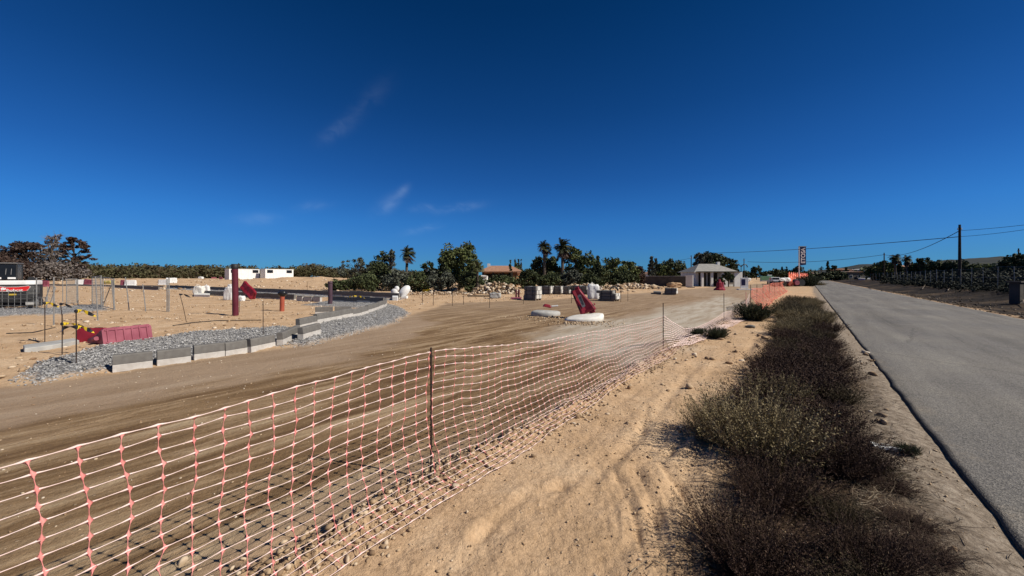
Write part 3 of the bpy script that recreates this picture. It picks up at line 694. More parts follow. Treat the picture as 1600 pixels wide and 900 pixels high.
def post(px, ytop, ybase, label, group, r=.008, m=None, Y=None, lean=(0, 0), name='rebar_stake', cat='stake', ties=(), tape=None, loc=None):
    """thin steel stake; ends read off the photo, foot on the ground"""
    if loc is None:
        b = GZ(px, ybase)
        if Y: b = P(px, ybase, Y); b.z = hz(b.x, b.y)
        top = CH - (ytop - HY) / F * b.y
    else: b = Vector((*loc[:2], hz(*loc[:2]))); top = loc[2]
    h = top - b.z; o = thing(name, label, cat, b, 0, group)
    mb = MB(); dx = lean[0] / F * b.y
    pts = [Vector((0, 0, -.08)), Vector((dx * .5 + .003, 0, h * .5)), Vector((dx, lean[1], h))]
    mb.tube(pts, r, 6); mb.build('bar', m or M_RUST, o)
    nr = int(h / .05) if r < .012 and b.y < 6 else 0
    if nr:
        rb = MB()
        for k in range(nr): z = (k + .5) / nr * h; rb.tube([(dx * z / h, 0, z - .002), (dx * z / h, 0, z + .002)], r * 1.18, 6)
        rb.build('ribs', m or M_RUST, o)['kind'] = 'stuff'
    for z in ties:
        tb = MB(); tb.tube([(dx * z + .013 * math.cos(a), .013 * math.sin(a), h * z + .002 * math.sin(2 * a)) for a in np.linspace(0, 6.3, 9)], .003, 4); tb.build('tie', M_BLACK, o)
    if tape:
        for (z, ln, side, yel) in tape:
            tb = MB(); z0 = h * z; w = .035; n = 10; vs = []
            for k in range(n):
                u = k / (n - 1); xx = dx * z + side * ln * u; zz = z0 + .04 * math.sin(u * 5) * u - .06 * u * u; tw = u * 5
                vs += [(xx, .02 * math.sin(u * 9) + w * math.sin(tw) * .6, zz + w * math.cos(tw)), (xx, .02 * math.sin(u * 9) - w * math.sin(tw) * .6, zz - w * math.cos(tw))]
            f = [(2 * k, 2 * k + 1, 2 * k + 3, 2 * k + 2) for k in range(n - 1)]
            tb.add(vs, f); tb.m = [(1 if (k % 4) >= 2 else 0) if yel else 1 for k in range(len(f))]
            kn = MB(); tb.build('tape', [M_YEL, M_TAR], o); kn.lathe([(.01, -.03), (.03, -.01), (.028, .015), (.01, .035)], 7, (dx * z, 0, z0)); kn.build('knot', M_TAR, o)
    return o
gp = 'rusty posts holding up the safety net'
post(0, 0, 0, 'tall rusty steel post nearest the camera, holding the safety net', gp, .0082, loc=(*ST(1.94, -2.40), 1.07), ties=(.2, .45, .7, .93))
post(0, 0, 0, 'rusty steel post where the net begins to sag, second from the camera', gp, .0095, loc=(*ST(8.72, -2.57), 1.05), ties=(.3, .6))
post(0, 0, 0, 'rusty steel post behind the slack net left of the low dark green bush', gp, .0095, loc=(*ST(14.6, -2.27), 1.06), ties=(.3,))
post(0, 0, 0, 'rusty steel post standing in the low dark green bush beside the net', gp, .0095, loc=(*ST(18.5, -2.05), 1.0), m=M_NETP)
post(0, 0, 0, 'tall rusty post just right of the dark green bush where the net turns orange', gp, .011, loc=(*ST(21.6, -2.2), 1.25))
for k, s_ in enumerate((24.5, 28, 33, 38.5, 45)):
    post(0, 0, 0, 'rusty post in the orange net, %s of five from the near end' % ('first', 'second', 'third', 'fourth', 'fifth')[k], gp, .012, loc=(*ST(s_, -2.2), 1.2))

# ================================================================ SCRUB BUSHES
def bush_arrays(seed, R, Hh, nst, leaf, nseg=9, nleaf=5, spread=1.0, lw=.32):
    rs = np.random.RandomState(seed)
    a = rs.uniform(0, 6.283, nst); rb = np.sqrt(rs.uniform(0, 1, nst)) * R * .35
    bx, by = rb * np.cos(a), rb * np.sin(a)
    a2 = a + rs.normal(0, .7, nst); tilt = np.clip(np.abs(rs.normal(.55, .33, nst)) * spread, .02, 1.35)
    ln = Hh * rs.uniform(.6, 1.12, nst) / np.cos(np.minimum(tilt, .95)) * (1 - .15 * tilt)
    hor = np.minimum(np.sin(tilt) * ln, R - rb * .5); ver = np.cos(tilt) * ln
    u = np.linspace(0, 1, nseg)[None]
    wob = rs.normal(0, .022 * R, (nst, 1)) * np.sin(u * rs.uniform(2, 6, (nst, 1)))
    X = bx[:, None] + np.cos(a2)[:, None] * (hor[:, None] * u ** .9) - np.sin(a2)[:, None] * wob
    Y = by[:, None] + np.sin(a2)[:, None] * (hor[:, None] * u ** .9) + np.cos(a2)[:, None] * wob
    Z = ver[:, None] * (u ** 1.25) * 1.0 - .02
    Pt = np.stack([X, Y, Z], -1)
    # stems: crossed-free flat ribbons facing random ways
    tan = np.gradient(Pt, axis=1); tan /= np.linalg.norm(tan, axis=2)[..., None] + 1e-9
    rv = rs.normal(size=(nst, 1, 3)); sd = np.cross(tan, rv); sd /= np.linalg.norm(sd, axis=2)[..., None] + 1e-9
    w = (.0032 * (1.15 - u))[..., None] * (Hh / .5) ** .3
    A = Pt + sd * w; B = Pt - sd * w
    SV = np.stack([A, B], 2).reshape(-1, 3)
    i, k = np.meshgrid(np.arange(nst), np.arange(nseg - 1), indexing='ij'); q = (i * nseg + k) * 2
    SF = np.stack([q, q + 1, q + 3, q + 2], -1).reshape(-1, 4)
    # leaves and short sprigs along the upper part of each stem
    n = nst * nseg * nleaf; si = np.repeat(np.arange(nst), nseg * nleaf)
    uu = rs.uniform(.22, 1.03, n) * (nseg - 1); i0 = np.clip(uu.astype(int), 0, nseg - 2); fr = (uu - i0)[:, None]
    base = Pt[si, i0] * (1 - fr) + Pt[si, i0 + 1] * fr; tn = tan[si, i0]
    dr = tn * .9 + rs.normal(0, .65, (n, 3)); dr /= np.linalg.norm(dr, axis=1)[:, None]
    sp = base + dr * (rs.uniform(0, .03, n) * R)[:, None]
    L_ = (leaf * rs.uniform(.5, 1.3, n))[:, None]; s2 = np.cross(dr, rs.normal(size=(n, 3))); s2 /= np.linalg.norm(s2, axis=1)[:, None] + 1e-9
    V = np.stack([sp, sp + dr * L_ * .45 + s2 * L_ * lw * .5, sp + dr * L_, sp + dr * L_ * .45 - s2 * L_ * lw * .5], 1).reshape(-1, 3)
    V[:, 2] = np.maximum(V[:, 2], 0.0)
    Fq = np.arange(n * 4).reshape(n, 4)
    st_r = rs.uniform(0, 1, nst)
    rnd = np.clip(.55 * st_r[si] + .45 * rs.uniform(0, 1, n), 0, 1)
    return SV, SF, V, Fq, rnd
M_STEM = mat('scrub_stems', (.055, .035, .024), (.12, .08, .05), 9, .9)
M_PALES = mat('dry_stems', (.16, .12, .075), (.26, .20, .13), 9, .9)
LM = {'brown': leafmat('dark_brown_scrub_leaves', [(.019, .010, .008), (.040, .020, .014), (.066, .035, .023), (.13, .085, .052)], .8),
      'olive': leafmat('olive_leaves', [(.065, .050, .022), (.15, .115, .05), (.25, .195, .10), (.42, .34, .20)], .75),
      'green': leafmat('dark_green_leaves', [(.010, .014, .007), (.022, .030, .013), (.045, .055, .024), (.08, .09, .045)], .75),
      'straw': leafmat('straw_brown_scrub_leaves', [(.045, .032, .018), (.09, .068, .034), (.15, .12, .06), (.27, .22, .13)], .8),
      'mix': leafmat('brown_green_scrub_leaves', [(.03, .022, .012), (.06, .045, .022), (.10, .075, .038), (.18, .14, .08)], .8)}
BUSH = {}
def bush_proto(key, kind, seed, R, Hh, nst, leaf, **k):
    SV, SF, V, Fq, rnd = bush_arrays(seed, R, Hh, nst, leaf, **k)
    BUSH[key] = (np_mesh('stems', SV, SF, M_PALES if kind == 'olive' else M_STEM, link=False), np_mesh('foliage', V, Fq, LM[kind], rnd=rnd, link=False))
for k in range(3): bush_proto('near%d' % k, 'brown', 100 + k, .46, .40, 400, .017, nseg=11, nleaf=6, spread=1.1)
bush_proto('near3', 'mix', 104, .46, .38, 400, .018, nseg=11, nleaf=6, spread=1.1)
for k in range(2): bush_proto('mid%d' % k, 'brown', 110 + k, .5, .42, 170, .030, nleaf=6)
bush_proto('mid2', 'mix', 113, .5, .42, 170, .030, nleaf=6)
bush_proto('far0', 'straw', 115, .6, .5, 330, .030, nleaf=5, nseg=8, lw=.4); bush_proto('far1', 'olive', 116, .6, .5, 330, .030, nleaf=5, nseg=8, lw=.4)
bush_proto('olive', 'olive', 117, .56, .52, 470, .023, nseg=10, nleaf=6, spread=1.1)
bush_proto('green', 'green', 118, .55, .55, 420, .034, nleaf=9, lw=.35)
def bush(key, x, y, sc, label, group=None, cat='bush', rz=None, zs=1):
    o = thing('scrub_bush', label, cat, (x, y, hz(x, y)), random.uniform(0, 6.28) if rz is None else rz, group); o.scale = (sc, sc, sc * zs)
    for nm, me in zip(('stems', 'foliage'), BUSH[key]):
        c = bpy.data.objects.new(nm, me); COL.objects.link(c); c.parent = o
    return o
GB = 'dark scrub bushes crowded along the road verge'
rr = random.Random(5)
def strip(s0, s1, step, ta, tb, keys, sc, label, group, zs=1):
    s = s0
    while s < s1:
        t = ta + rr.uniform(0, .2)
        while t < tb:
            x, y = ST(s + rr.uniform(-.4, .4) * step, t); bush(rr.choice(keys), x, y, sc * rr.uniform(.55, 1.22), label, group, zs=zs * rr.uniform(.6, 1.25))
            t += step * rr.uniform(.8, 1.2)
        s += step * .85
strip(1.0, 5.2, .50, -.30, .38, ['near0', 'near1', 'near2', 'near3'], .76, 'dark brown twiggy scrub bush crowded into the verge strip nearest the camera', GB, .9)
strip(5.2, 11.5, .60, -.48, .55, ['mid0', 'mid1', 'mid0', 'mid2'], .86, 'dark purplish brown scrub bush in the middle of the crowded verge strip', GB, .95)
strip(11.5, 17, .75, -.55, .55, ['mid0', 'mid2', 'far0', 'far1'], .8, 'mixed brown and green scrub bush towards the far end of the verge strip', GB)
strip(17, 29, .72, -.75, .6, ['far0', 'far1', 'far0'], .84, 'pale olive scrub bush at the far end of the verge strip', GB)
for k, (px, py) in enumerate([(1392, 770), (1420, 830), (1450, 880), (1370, 742), (1400, 880), (1350, 880)]):
    v = G(px, py); bush('near%d' % (k % 4), v.x, v.y, .42, 'flattened dry twiggy scrub sprawling between the dark bushes and the asphalt', 'flattened scrub beside the asphalt', zs=.45)
v = G(1185, 712); bush('olive', v.x, v.y, 1.0, 'large olive green bush spreading onto the sandy path from the scrub strip')
v = G(1120, 692); bush('olive', v.x, v.y, .62, 'smaller olive green bush joined to the left side of the large olive one')
v = G(1215, 640); bush('olive', v.x, v.y, .7, 'olive green bush behind the large one, tight against the dark scrub')
v = G(1178, 502); bush('green', v.x, v.y, 1.12, 'rounded dark green bush beside the sagging net, below the orange net', zs=1.0)
v = G(1121, 531); bush('green', v.x, v.y, .52, 'small dark green bush caught in the slack net')
v = G(1088, 527); bush('green', v.x, v.y, .5, 'low thin green bush behind the slack net', zs=.6)
v = G(1262, 447.5); bush('green', v.x, v.y, 3.1, 'big grey green bush at the edge of the asphalt beyond the scrub strip')
v = G(1280, 446.0); bush('far1', v.x, v.y, 2.0, 'straw coloured bush right of the big grey green one at the asphalt edge', zs=.6)
v = G(1418, 716); bush('green', v.x, v.y, .16, 'tiny green sprout beside the crushed white bottle')

# dry twigs and litter lying on the ground right of the scrub
def litter(n, seed):
    rs = np.random.RandomState(seed); s = rs.uniform(.9, 9, n); t = .25 + np.abs(rs.normal(0, .22, n)); t = np.where(rs.uniform(0, 1, n) < .25, -.3 - np.abs(rs.normal(0, .16, n)), t)
    x, y = D.x * s + NN.x * t, D.y * s + NN.y * t; a = rs.uniform(0, 6.28, n); ln = rs.uniform(.03, .17, n); z = H(x, y) + .006
    bend = rs.normal(0, .25, n); V = []; P0 = np.stack([x, y, z], -1)
    up = rs.uniform(0, .25, n)
    for u in (0, .5, 1):
        dx = np.cos(a + bend * u) * ln * u; dy = np.sin(a + bend * u) * ln * u
        c = P0 + np.stack([dx, dy, up * ln * u], -1); w = .0022 * (1.2 - u); sd = np.stack([-np.sin(a), np.cos(a), a * 0 + .3], -1) * w
        V += [c + sd, c - sd]
    V = np.stack(V, 1).reshape(-1, 3); b = (np.arange(n) * 6)[:, None]
    Fq = np.concatenate([b + np.array([[0, 1, 3, 2]]), b + np.array([[2, 3, 5, 4]])])
    o = np_mesh('dry_twigs', V, Fq, leafmat('twig_litter', [(.02, .014, .01), (.06, .04, .028), (.16, .12, .08), (.38, .31, .22)], .9), rnd=np.tile(rs.uniform(0, 1, n), 2))
    tag(o, 'dry twigs and plant litter lying around the foot of the scrub', 'twigs', kind='stuff')
litter(9000, 4)
# ================================================================ KERB STONES
KPROF = [(-.075, 0), (.075, 0), (.075, .17), (.045, .30), (-.075, .30)]
def kerb_mesh(length, h=.30, lip=.13):
    """two-layer kerb stone lying along +x: pale lower course, dark upper course with a battered face on -y"""
    lo, up = MB(), MB(); l = length / 2 - .004
    lo.prism([(-.075, 0), (.075, 0), (.075, lip), (-.075, lip)], -l, l, lambda a, b, d: (d, a, b))
    up.prism([(-.072, lip + .0005), (.073, lip + .0005), (.073, h), (-.045, h), (-.060, h - .02)], -l, l, lambda a, b, d: (d, a, b))
    return lo, up
def kerb(p, q, label, group='kerb stones lining the gravel bed', h=.30, lip=.13, gap=True):
    """p, q: ground points of the two lower front corners"""
    p, q = Vector(p), Vector(q); d = q - p; d.z = 0; ln = d.length; d.normalize(); nrm = Vector((-d.y, d.x, 0))
    c = (p + q) / 2 + nrm * .075
    o = thing('kerb_stone', label, 'kerb stone', (c.x, c.y, hz(*((p + q) / 2)[:2]) - .02), math.atan2(d.y, d.x), group)
    lo, up = kerb_mesh(ln, h, lip)
    lo.build('lower_course', M_KLOW, o, bevel=.004); up.build('upper_course', M_KTOP, o, bevel=.006)
    o.rotation_euler.x = random.uniform(-.015, .015); return o
ks = [((175, 581), (239, 573), 'leftmost kerb stone of the near row, standing alone at the end of the gravel'),
      ((245, 571), (299, 564), 'kerb stone second from the left in the near row, gap on both sides'),
      ((303, 562.5), (352, 556), 'long kerb stone third from the left, butted against its right neighbour'),
      ((352.5, 556), (390, 549.5), 'fourth kerb stone from the left, between the long one and the leaning gap'),
      ((392.5, 550.5), (431, 542), 'fifth kerb stone from the left, its dark end face showing'),
      ((443, 541), (470, 527), 'skewed kerb stone turned across the row just before the curved row'),
      ((474, 535), (502, 526), 'kerb stone lying in front of the first stone of the curved row')]
for a, b, l in ks: kerb(GZ(*a), GZ(*b), l)
cu = [(469, 516), (496, 509.5), (517, 505), (535, 501), (552, 497.5), (565.5, 494.5), (575.6, 491.5), (584.6, 488.5), (592.5, 485.5), (600, 482.2), (604.5, 478.8), (605, 475.5)]
on = ['first (nearest)', 'second', 'third', 'fourth', 'fifth', 'sixth', 'seventh', 'eighth', 'ninth', 'tenth', 'last']
for i in range(len(cu) - 1):
    kerb(GZ(*cu[i]), GZ(*cu[i + 1]), '%s kerb stone of the curved row around the crushed stone' % on[i].capitalize(), h=.34, lip=.15)
kerb(GZ(492, 492.5), GZ(520, 491.5), 'loose kerb stone set back behind the curved row, left one of two', h=.34)
kerb(GZ(522.5, 491.5), GZ(549, 490.5), 'loose kerb stone set back behind the curved row, right one of two', h=.34)
for k, (a, b) in enumerate([(463, 472), (474, 487), (489, 500)]):
    kerb(GZ(a, 470.5 + k * .5), GZ(b, 471 + k * .5), 'pale kerb stone far behind the capped orange pipe, %s of three' % ('left', 'middle', 'right')[k], h=.36, lip=.30)
def kerb_row(a, b, label, h=.34, step=1.0):
    p, q = GZ(*a), GZ(*b); d = q - p; d.z = 0; ln = d.length; n = int(ln / step); d.normalize()
    o = thing('kerb_row', label, 'kerb', p, 0)
    lo, up = kerb_mesh(step, h, .10); mm = MB(); mm.add(lo.v, lo.f, 0); mm.add(up.v, up.f, 1)
    first = None
    for k in range(n):
        c = p + d * (k + .5) * step
        if first is None: first = mm.build('kerb_stone', [M_KLOW, M_KTOP], o); e = first
        else: e = first.copy(); COL.objects.link(e); e.parent = o
        e.location = (c.x - p.x + random.uniform(-.01, .01), c.y - p.y, hz(c.x, c.y) - p.z - .02); e.rotation_euler = (0, 0, math.atan2(d.y, d.x))
kerb_row((262, 450), (628, 466.5), 'long straight far kerb row running behind the pipes to the white discs', .42)
kerb_row((321, 461), (462, 469), 'shorter kerb row parallel to and in front of the long far one', .42)
kerb_row((520, 472.5), (604, 475.2), 'kerb row joining the curved row from behind, beside the purple pipe', .36)
kerb_row((178, 449.5), (250, 453.5), 'far left stretch of kerb beyond the leaning fence posts', .42)
kerb_row((-40, 447), (262, 449.5), 'most distant kerb row at the back of the left lot', .3)

# ================================================================ PIPES, STAKES, FENCE POSTS ON THE SITE
def pipe(px, ytop, ybase, r, m, label, lean=0, cap=None, group='upright pipes on the building site'):
    b = GZ(px, ybase); h = CH - (ytop - HY) / F * b.y - b.z
    o = thing('upright_pipe', label, 'pipe', b, 0, group); mb = MB(); dx = lean
    rings = [(0, 0, -.1), (dx * .3, 0, h * .3), (dx * .6, 0, h * .62), (dx, 0, h)]
    mb.tube(rings, r, 20, cap=False)
    mb.tube([(q[0], q[1], q[2]) for q in rings], r * .88, 20, cap=False); mb.build('barrel', m, o, smooth=True)
    s = MB(); s.lathe([(r * 1.0, h * .9), (r * 1.08, h * .905), (r * 1.08, h), (r * .95, h)], 20, (dx, 0, 0)); s.build('socket', M_BLACK if cap == 'black' else m, o, smooth=True)
    return o, b, h
o, b, h = pipe(368, 412.5, 492.5, .115, M_MAROON, 'tallest upright pipe, dark maroon with a black top, standing in the sand', -.03, 'black')
o, b, h = pipe(440.5, 458, 486, .10, M_ORNG, 'orange upright pipe with a black plastic bag tied over its top', .02)
mb = MB(); prof = []
rs = np.random.RandomState(8); bv, bf = ICO2
v = bv * (1 + .28 * fbm(bv[:, 0] * 3.1, bv[:, 1] * 3.1 + bv[:, 2] * 2.3, 3, 5))[:, None] * np.array([.21, .19, .15]) + np.array([.02, 0, h - .02])
np_mesh('plastic_bag', v, bf, M_TAR, o)
o, b, h = pipe(516, 439.5, 476.5, .12, M_PURPLE, 'purplish grey upright pipe behind the loose kerb stones', 0)

for (a, kw) in [((70, 472, 536, 'rusty stake with striped tape at its top, left of the red barriers'), dict(tape=[(.97, .32, 1, 1)])),
          ((97, 490, 556, 'short rusty stake with drooping black and yellow tape, second from the red barriers'), dict(tape=[(.75, .5, 1, 1)])),
          ((119, 485, 575, 'tallest rusty stake with two tape ends, nearest the red barriers'), dict(tape=[(.985, .33, 1, 1), (.68, .30, 1, 1), (.69, .35, -1, 0)])),
          ((99.5, 473, 523, 'thin leaning stake with a wisp of dark tape'), dict(lean=(-5, 0), tape=[(.95, .3, 1, 0)])),
          ((292, 459, 504, 'leaning rusty stake with a black rag on top, right of the double steel post'), dict(lean=(-11, 0), tape=[(.97, .35, 1, 0)])),
          ((411, 470, 527, 'rusty stake in the sand just above the near kerb row'), dict()),
          ((374, 466, 488, 'short thin stake close to the right of the maroon pipe'), dict()),
          ((553, 462, 490, 'thin stake with yellow and black tape above the curved kerb row'), dict(tape=[(.97, .5, 1, 1), (.97, .3, -1, 1)]))]:
    post(*a[:3], a[3], 'rusty stakes marking out the site', .009, **kw)
SO = ['second', 'third', 'fourth', 'fifth', 'sixth', 'seventh', 'ninth', 'tenth', 'eleventh', 'eighth', 'first, above the orange pipe']
for px, yt, yb in [(628, 441, 462), (660, 453, 475), (677, 454, 477), (707, 455, 478), (724, 453, 476), (765, 455, 481), (893, 450, 474), (970, 448, 472), (981, 449, 471), (818, 462, 475), (480, 440, 458)]:
    post(px, yt, yb, 'thin dark marker stake in the middle distance, %s from the left' % SO.pop(0), 'thin marker stakes in the middle distance', .014)
gg = 'galvanised posts of the unfinished site fence'
GV = [(57, 434, 485, 0, .03, 'galvanised post at the right edge of the mesh panel before the loader'),
      (84, 433, 508, 0, .026, 'tallest galvanised post, standing nearest, left of the taped stakes'),
      (98, 433, 472, 0, .025, 'thin galvanised post behind the leaning taped stake'),
      (153, 432, 501, -4, .024, 'slightly leaning galvanised post in front of the grey mesh panel'),
      (159, 434, 484, -2, .03, 'galvanised post at the left corner of the braced frame'),
      (179, 437, 484, -4, .045, 'thick galvanised corner post of the braced frame'),
      (202, 433, 486, -6, .024, 'leaning galvanised post, left of the two bent ones'),
      (228, 444, 487, -5, .024, 'leaning galvanised post, right of the two bent ones'),
      (261, 436, 487, 0, .03, 'left one of the pair of galvanised posts standing close together'),
      (264, 434, 487, 0, .03, 'right one of the pair of galvanised posts standing close together'),
      (122, 437, 477, -1, .03, 'galvanised post right of the narrow far mesh panel'),
      (74, 447, 475, 0, .02, 'short galvanised post right of the loader'), ]
for px, yt, yb, ln, r, lb in GV: post(px, yt, yb, lb, gg, r * .8, m=M_GALV, lean=(ln, 0), name='fence_post', cat='fence post')
def mesh_panel(a, b, h0, h1, label, nx, nz, lean=0, frame=True, r=.006):
    """welded wire panel between two ground points"""
    p, q = GZ(*a), GZ(*b); d = q - p; o = thing('mesh_panel', label, 'fence panel', p, 0, 'welded mesh fence panels')
    if frame:
        f = MB(); f.tube([(0, 0, h0), (0, lean, h1)], .022, 8); f.tube([d + Vector((0, 0, h0)), d + Vector((0, lean, h1))], .022, 8)
        f.tube([(0, 0, h0), d + Vector((0, 0, h0))], .018, 6); f.tube([(0, lean, h1), d + Vector((0, lean, h1))], .018, 6); f.build('frame', M_GALV, o)
    for k in range(nx):
        c = d * ((k + .5) / nx); w = MB(); w.tube([c + Vector((0, 0, h0)), c + Vector((0, lean, h1))], r, 4); w.build('upright_wire', M_GALV, o)
    for k in range(nz):
        z = h0 + (h1 - h0) * (k + .5) / nz; y = lean * (z - h0) / (h1 - h0); w = MB(); w.tube([(0, y, z), d + Vector((0, y, z))], r, 4); w.build('cross_wire', M_GALV, o)
mesh_panel((-30, 484), (57, 485), .05, .95, 'open wire panel standing in front of the excavator', 9, 5, frame=False, r=.008)
mesh_panel((57, 485), (73, 485), .03, .55, 'short low wire panel at the right of the excavator', 3, 4, r=.008)
mesh_panel((104, 475), (120, 474), .02, 1.5, 'narrow dense mesh panel farthest behind the taped stakes', 14, 12)
mesh_panel((144, 476), (158, 481), .02, 1.62, 'dense grey mesh panel seen almost edge on', 14, 12)
mesh_panel((161, 482), (178, 484), .05, 1.55, 'open frame with a diagonal brace beside the thick corner post', 2, 1)
o = thing('brace', 'diagonal steel brace leaning inside the open fence frame', 'brace', GZ(160, 481)); e = P(173, 447, GZ(178, 484).y) - o.location
w = MB(); w.tube([(0, 0, 0), e], .02, 6); w.build('bar', M_GALV, o)
mesh_panel((70, 473), (79, 475), .02, 1.0, 'leaning low panel right of the excavator', 4, 5, lean=.25)

# ================================================================ MINI EXCAVATOR
def excavator():
    c = GZ(28, 484); c.y += .6; c.x -= .90
    o = thing('mini_excavator', 'white and black mini excavator seen from behind, red badge, behind a wire panel', 'excavator', c, math.radians(39)); o.scale = (.93,) * 3
    # local frame: rear face towards -y
    def body_outline(k=1.0): return [(-.82 * k, 0), (-.80 * k, .22), (-.70 * k, .36), (-.45 * k, .46), (.45 * k, .46), (.70 * k, .36), (.80 * k, .22), (.82 * k, 0)]
    def shell(name, z0, z1, k, m, y1=.5, bev=.03):
        mb = MB(); ol = [(x, -y) for x, y in body_outline(k)] + [(.82 * k, y1), (-.82 * k, y1)]
        mb.prism(ol, z0, z1, lambda a, b, d: (a, b, d)); return mb.build(name, m, o, bevel=bev)
    shell('counterweight', .50, 1.22, 1.0, M_BLACK, .55)
    shell('engine_cover', 1.222, 1.46, 1.0, M_WHITE, .5, .05)
    mb = MB(); mb.box((0, .1, .44), (1.2, 1.1, .16)); mb.box((0, .2, .2), (.84, .5, .36)); mb.build('chassis', M_BLACK, o, bevel=.02)
    # louvres on the rounded rear corners
    for s in (-1, 1):
        for k in range(7):
            mb = MB(); z = .74 + k * .065
            mb.tube([(s * .83, -.02, z), (s * .815, -.23, z), (s * .715, -.375, z), (s * .52, -.455, z)], .012, 5); mb.build('louvre', M_GALV, o)
        # tracks
        t = MB(); prof = [(-.5, .18), (-.45, .06), (-.36, 0), (.66, 0), (.80, .06), (.85, .18), (.78, .34), (.62, .40), (-.30, .40), (-.44, .34)]
        t.prism(prof, s * .42, s * .78, lambda a, b, d: (d, a, b)); tr = t.build('track', M_BLACK, o, bevel=.02)
        for k in range(12):
            g = MB(); y = -.30 + k * .085; g.box((s * .6, y, .41), (.37, .04, .03)); g.build('grouser', M_BLACK, tr)
        w = MB(); w.lathe([(.02, -.02), (.19, -.02), (.21, 0), (.19, .02), (.02, .02)], 16, (s * .79, -.26, .2), Matrix.Rotation(math.pi / 2, 3, 'Y')); w.build('idler', M_GALV, tr, smooth=True)
        g = MB(); g.box((s * .6, -.52, .2), (.3, .03, .16)); g.build('mud_scraper', M_CONC, tr, bevel=.01)
    # badge with white lettering
    b = MB(); pts = [(-.62, .34), (-.55, .385), (-.2, .33), (.2, .33), (.55, .385), (.62, .34), (.50, .10), (-.50, .10)]
    b.prism(pts, -.495, -.463, lambda a, b, d: (a, d, b + .78)); bd = b.build('badge', mat('badge_red', (.62, .02, .02), (.55, .02, .02), 2, .35), o, bevel=.004)
    ru = MB(); ru.tube([(x, -.497, z + .78) for x, z in pts + pts[:1]], .010, 5); ru.build('badge_rim', M_WHITE, bd)
    text('Bobcat', .20, (.08, -.501, .925), M_WHITE, bd, rot=(math.pi / 2, 0, 0))
    e = MB(); e.prism([(-.36, .13), (-.22, .17), (-.2, .27), (-.26, .25), (-.30, .30), (-.38, .25)], -.503, -.497, lambda a, b, d: (a, d, b + .80)); e.build('emblem', M_WHITE, bd)
    p = MB(); p.box((0, -.47, .70), (.26, .02, .07)); p.build('yellow_plate', M_YEL, o)
    # cab, open sided with pillars and a flat roof, offset to the left
    for x in (-.70, .06):
        for y in (-.18, .60):
            m = MB(); m.tube([(x, y, 1.46), (x, y + .02, 2.36)], .035, 8); m.build('cab_pillar', M_BLACK, o)
    m = MB(); m.box((-.32, .21, 2.40), (.87, .92, .06)); m.build('cab_roof', mat('cab_roof_grey', (.16, .155, .15), rough=.5), o, bevel=.03)
    m = MB(); m.box((-.32, -.185, 1.93), (.72, .012, .84)); m.build('rear_window', M_GLASS, o)
    m = MB(); m.box((-.32, .605, 1.93), (.72, .012, .84)); m.build('front_window', M_GLASS, o)
    for x in (-.705, .065):
        m = MB(); m.box((x, .21, 1.93), (.012, .74, .84)); m.build('side_window', M_GLASS, o)
    m = MB(); m.box((-.24, .25, 1.85), (.40, .12, .62)); m.box((-.24, .05, 1.60), (.42, .3, .12)); m.build('seat', M_BLACK, o, bevel=.03)
    for x in (-.56, -.08):
        m = MB(); m.box((x, -.26, 1.585), (.27, .06, .10)); m.build('rear_light', M_WHITE, o, bevel=.01)
    for x in (-.3, -.12):
        m = MB(); m.tube([(x, -.197, 1.78), (x + .02, -.197, 2.1)], .012, 6); m.build('wiper', M_GALV, o)
    # boom folded in front
    m = MB(); m.box((.1, 1.5, 1.3), (.2, .9, .26), Matrix.Rotation(.6, 3, 'X')); m.box((.1, 2.1, 1.0), (.18, .22, 1.2)); m.build('boom', M_BLACK, o, bevel=.02)
    m = MB(); m.prism([(-.25, 0), (.2, 0), (.3, .3), (.1, .5), (-.2, .4)], -.15, .35, lambda a, b, d: (d, a + 2.2, b + .1)); m.build('bucket', M_BLACK, o)
def text(s, size, loc, m, parent, rot=(0, 0, 0), ext=.004, name='lettering', squash=1.0):
    cu_ = bpy.data.curves.new(name, 'FONT'); cu_.body = s; cu_.size = size; cu_.extrude = ext; cu_.align_x = 'CENTER'; cu_.align_y = 'CENTER'; cu_.offset = size * .012
    tmp = bpy.data.objects.new('tmp', cu_); COL.objects.link(tmp); dg = bpy.context.evaluated_depsgraph_get()
    me = bpy.data.meshes.new_from_object(tmp.evaluated_get(dg)); bpy.data.objects.remove(tmp)
    me.materials.clear(); me.materials.append(m); o = bpy.data.objects.new(name, me); COL.objects.link(o); o.parent = parent
    o.location = loc; o.rotation_euler = rot; o.scale = (squash, 1, 1); return o
excavator()

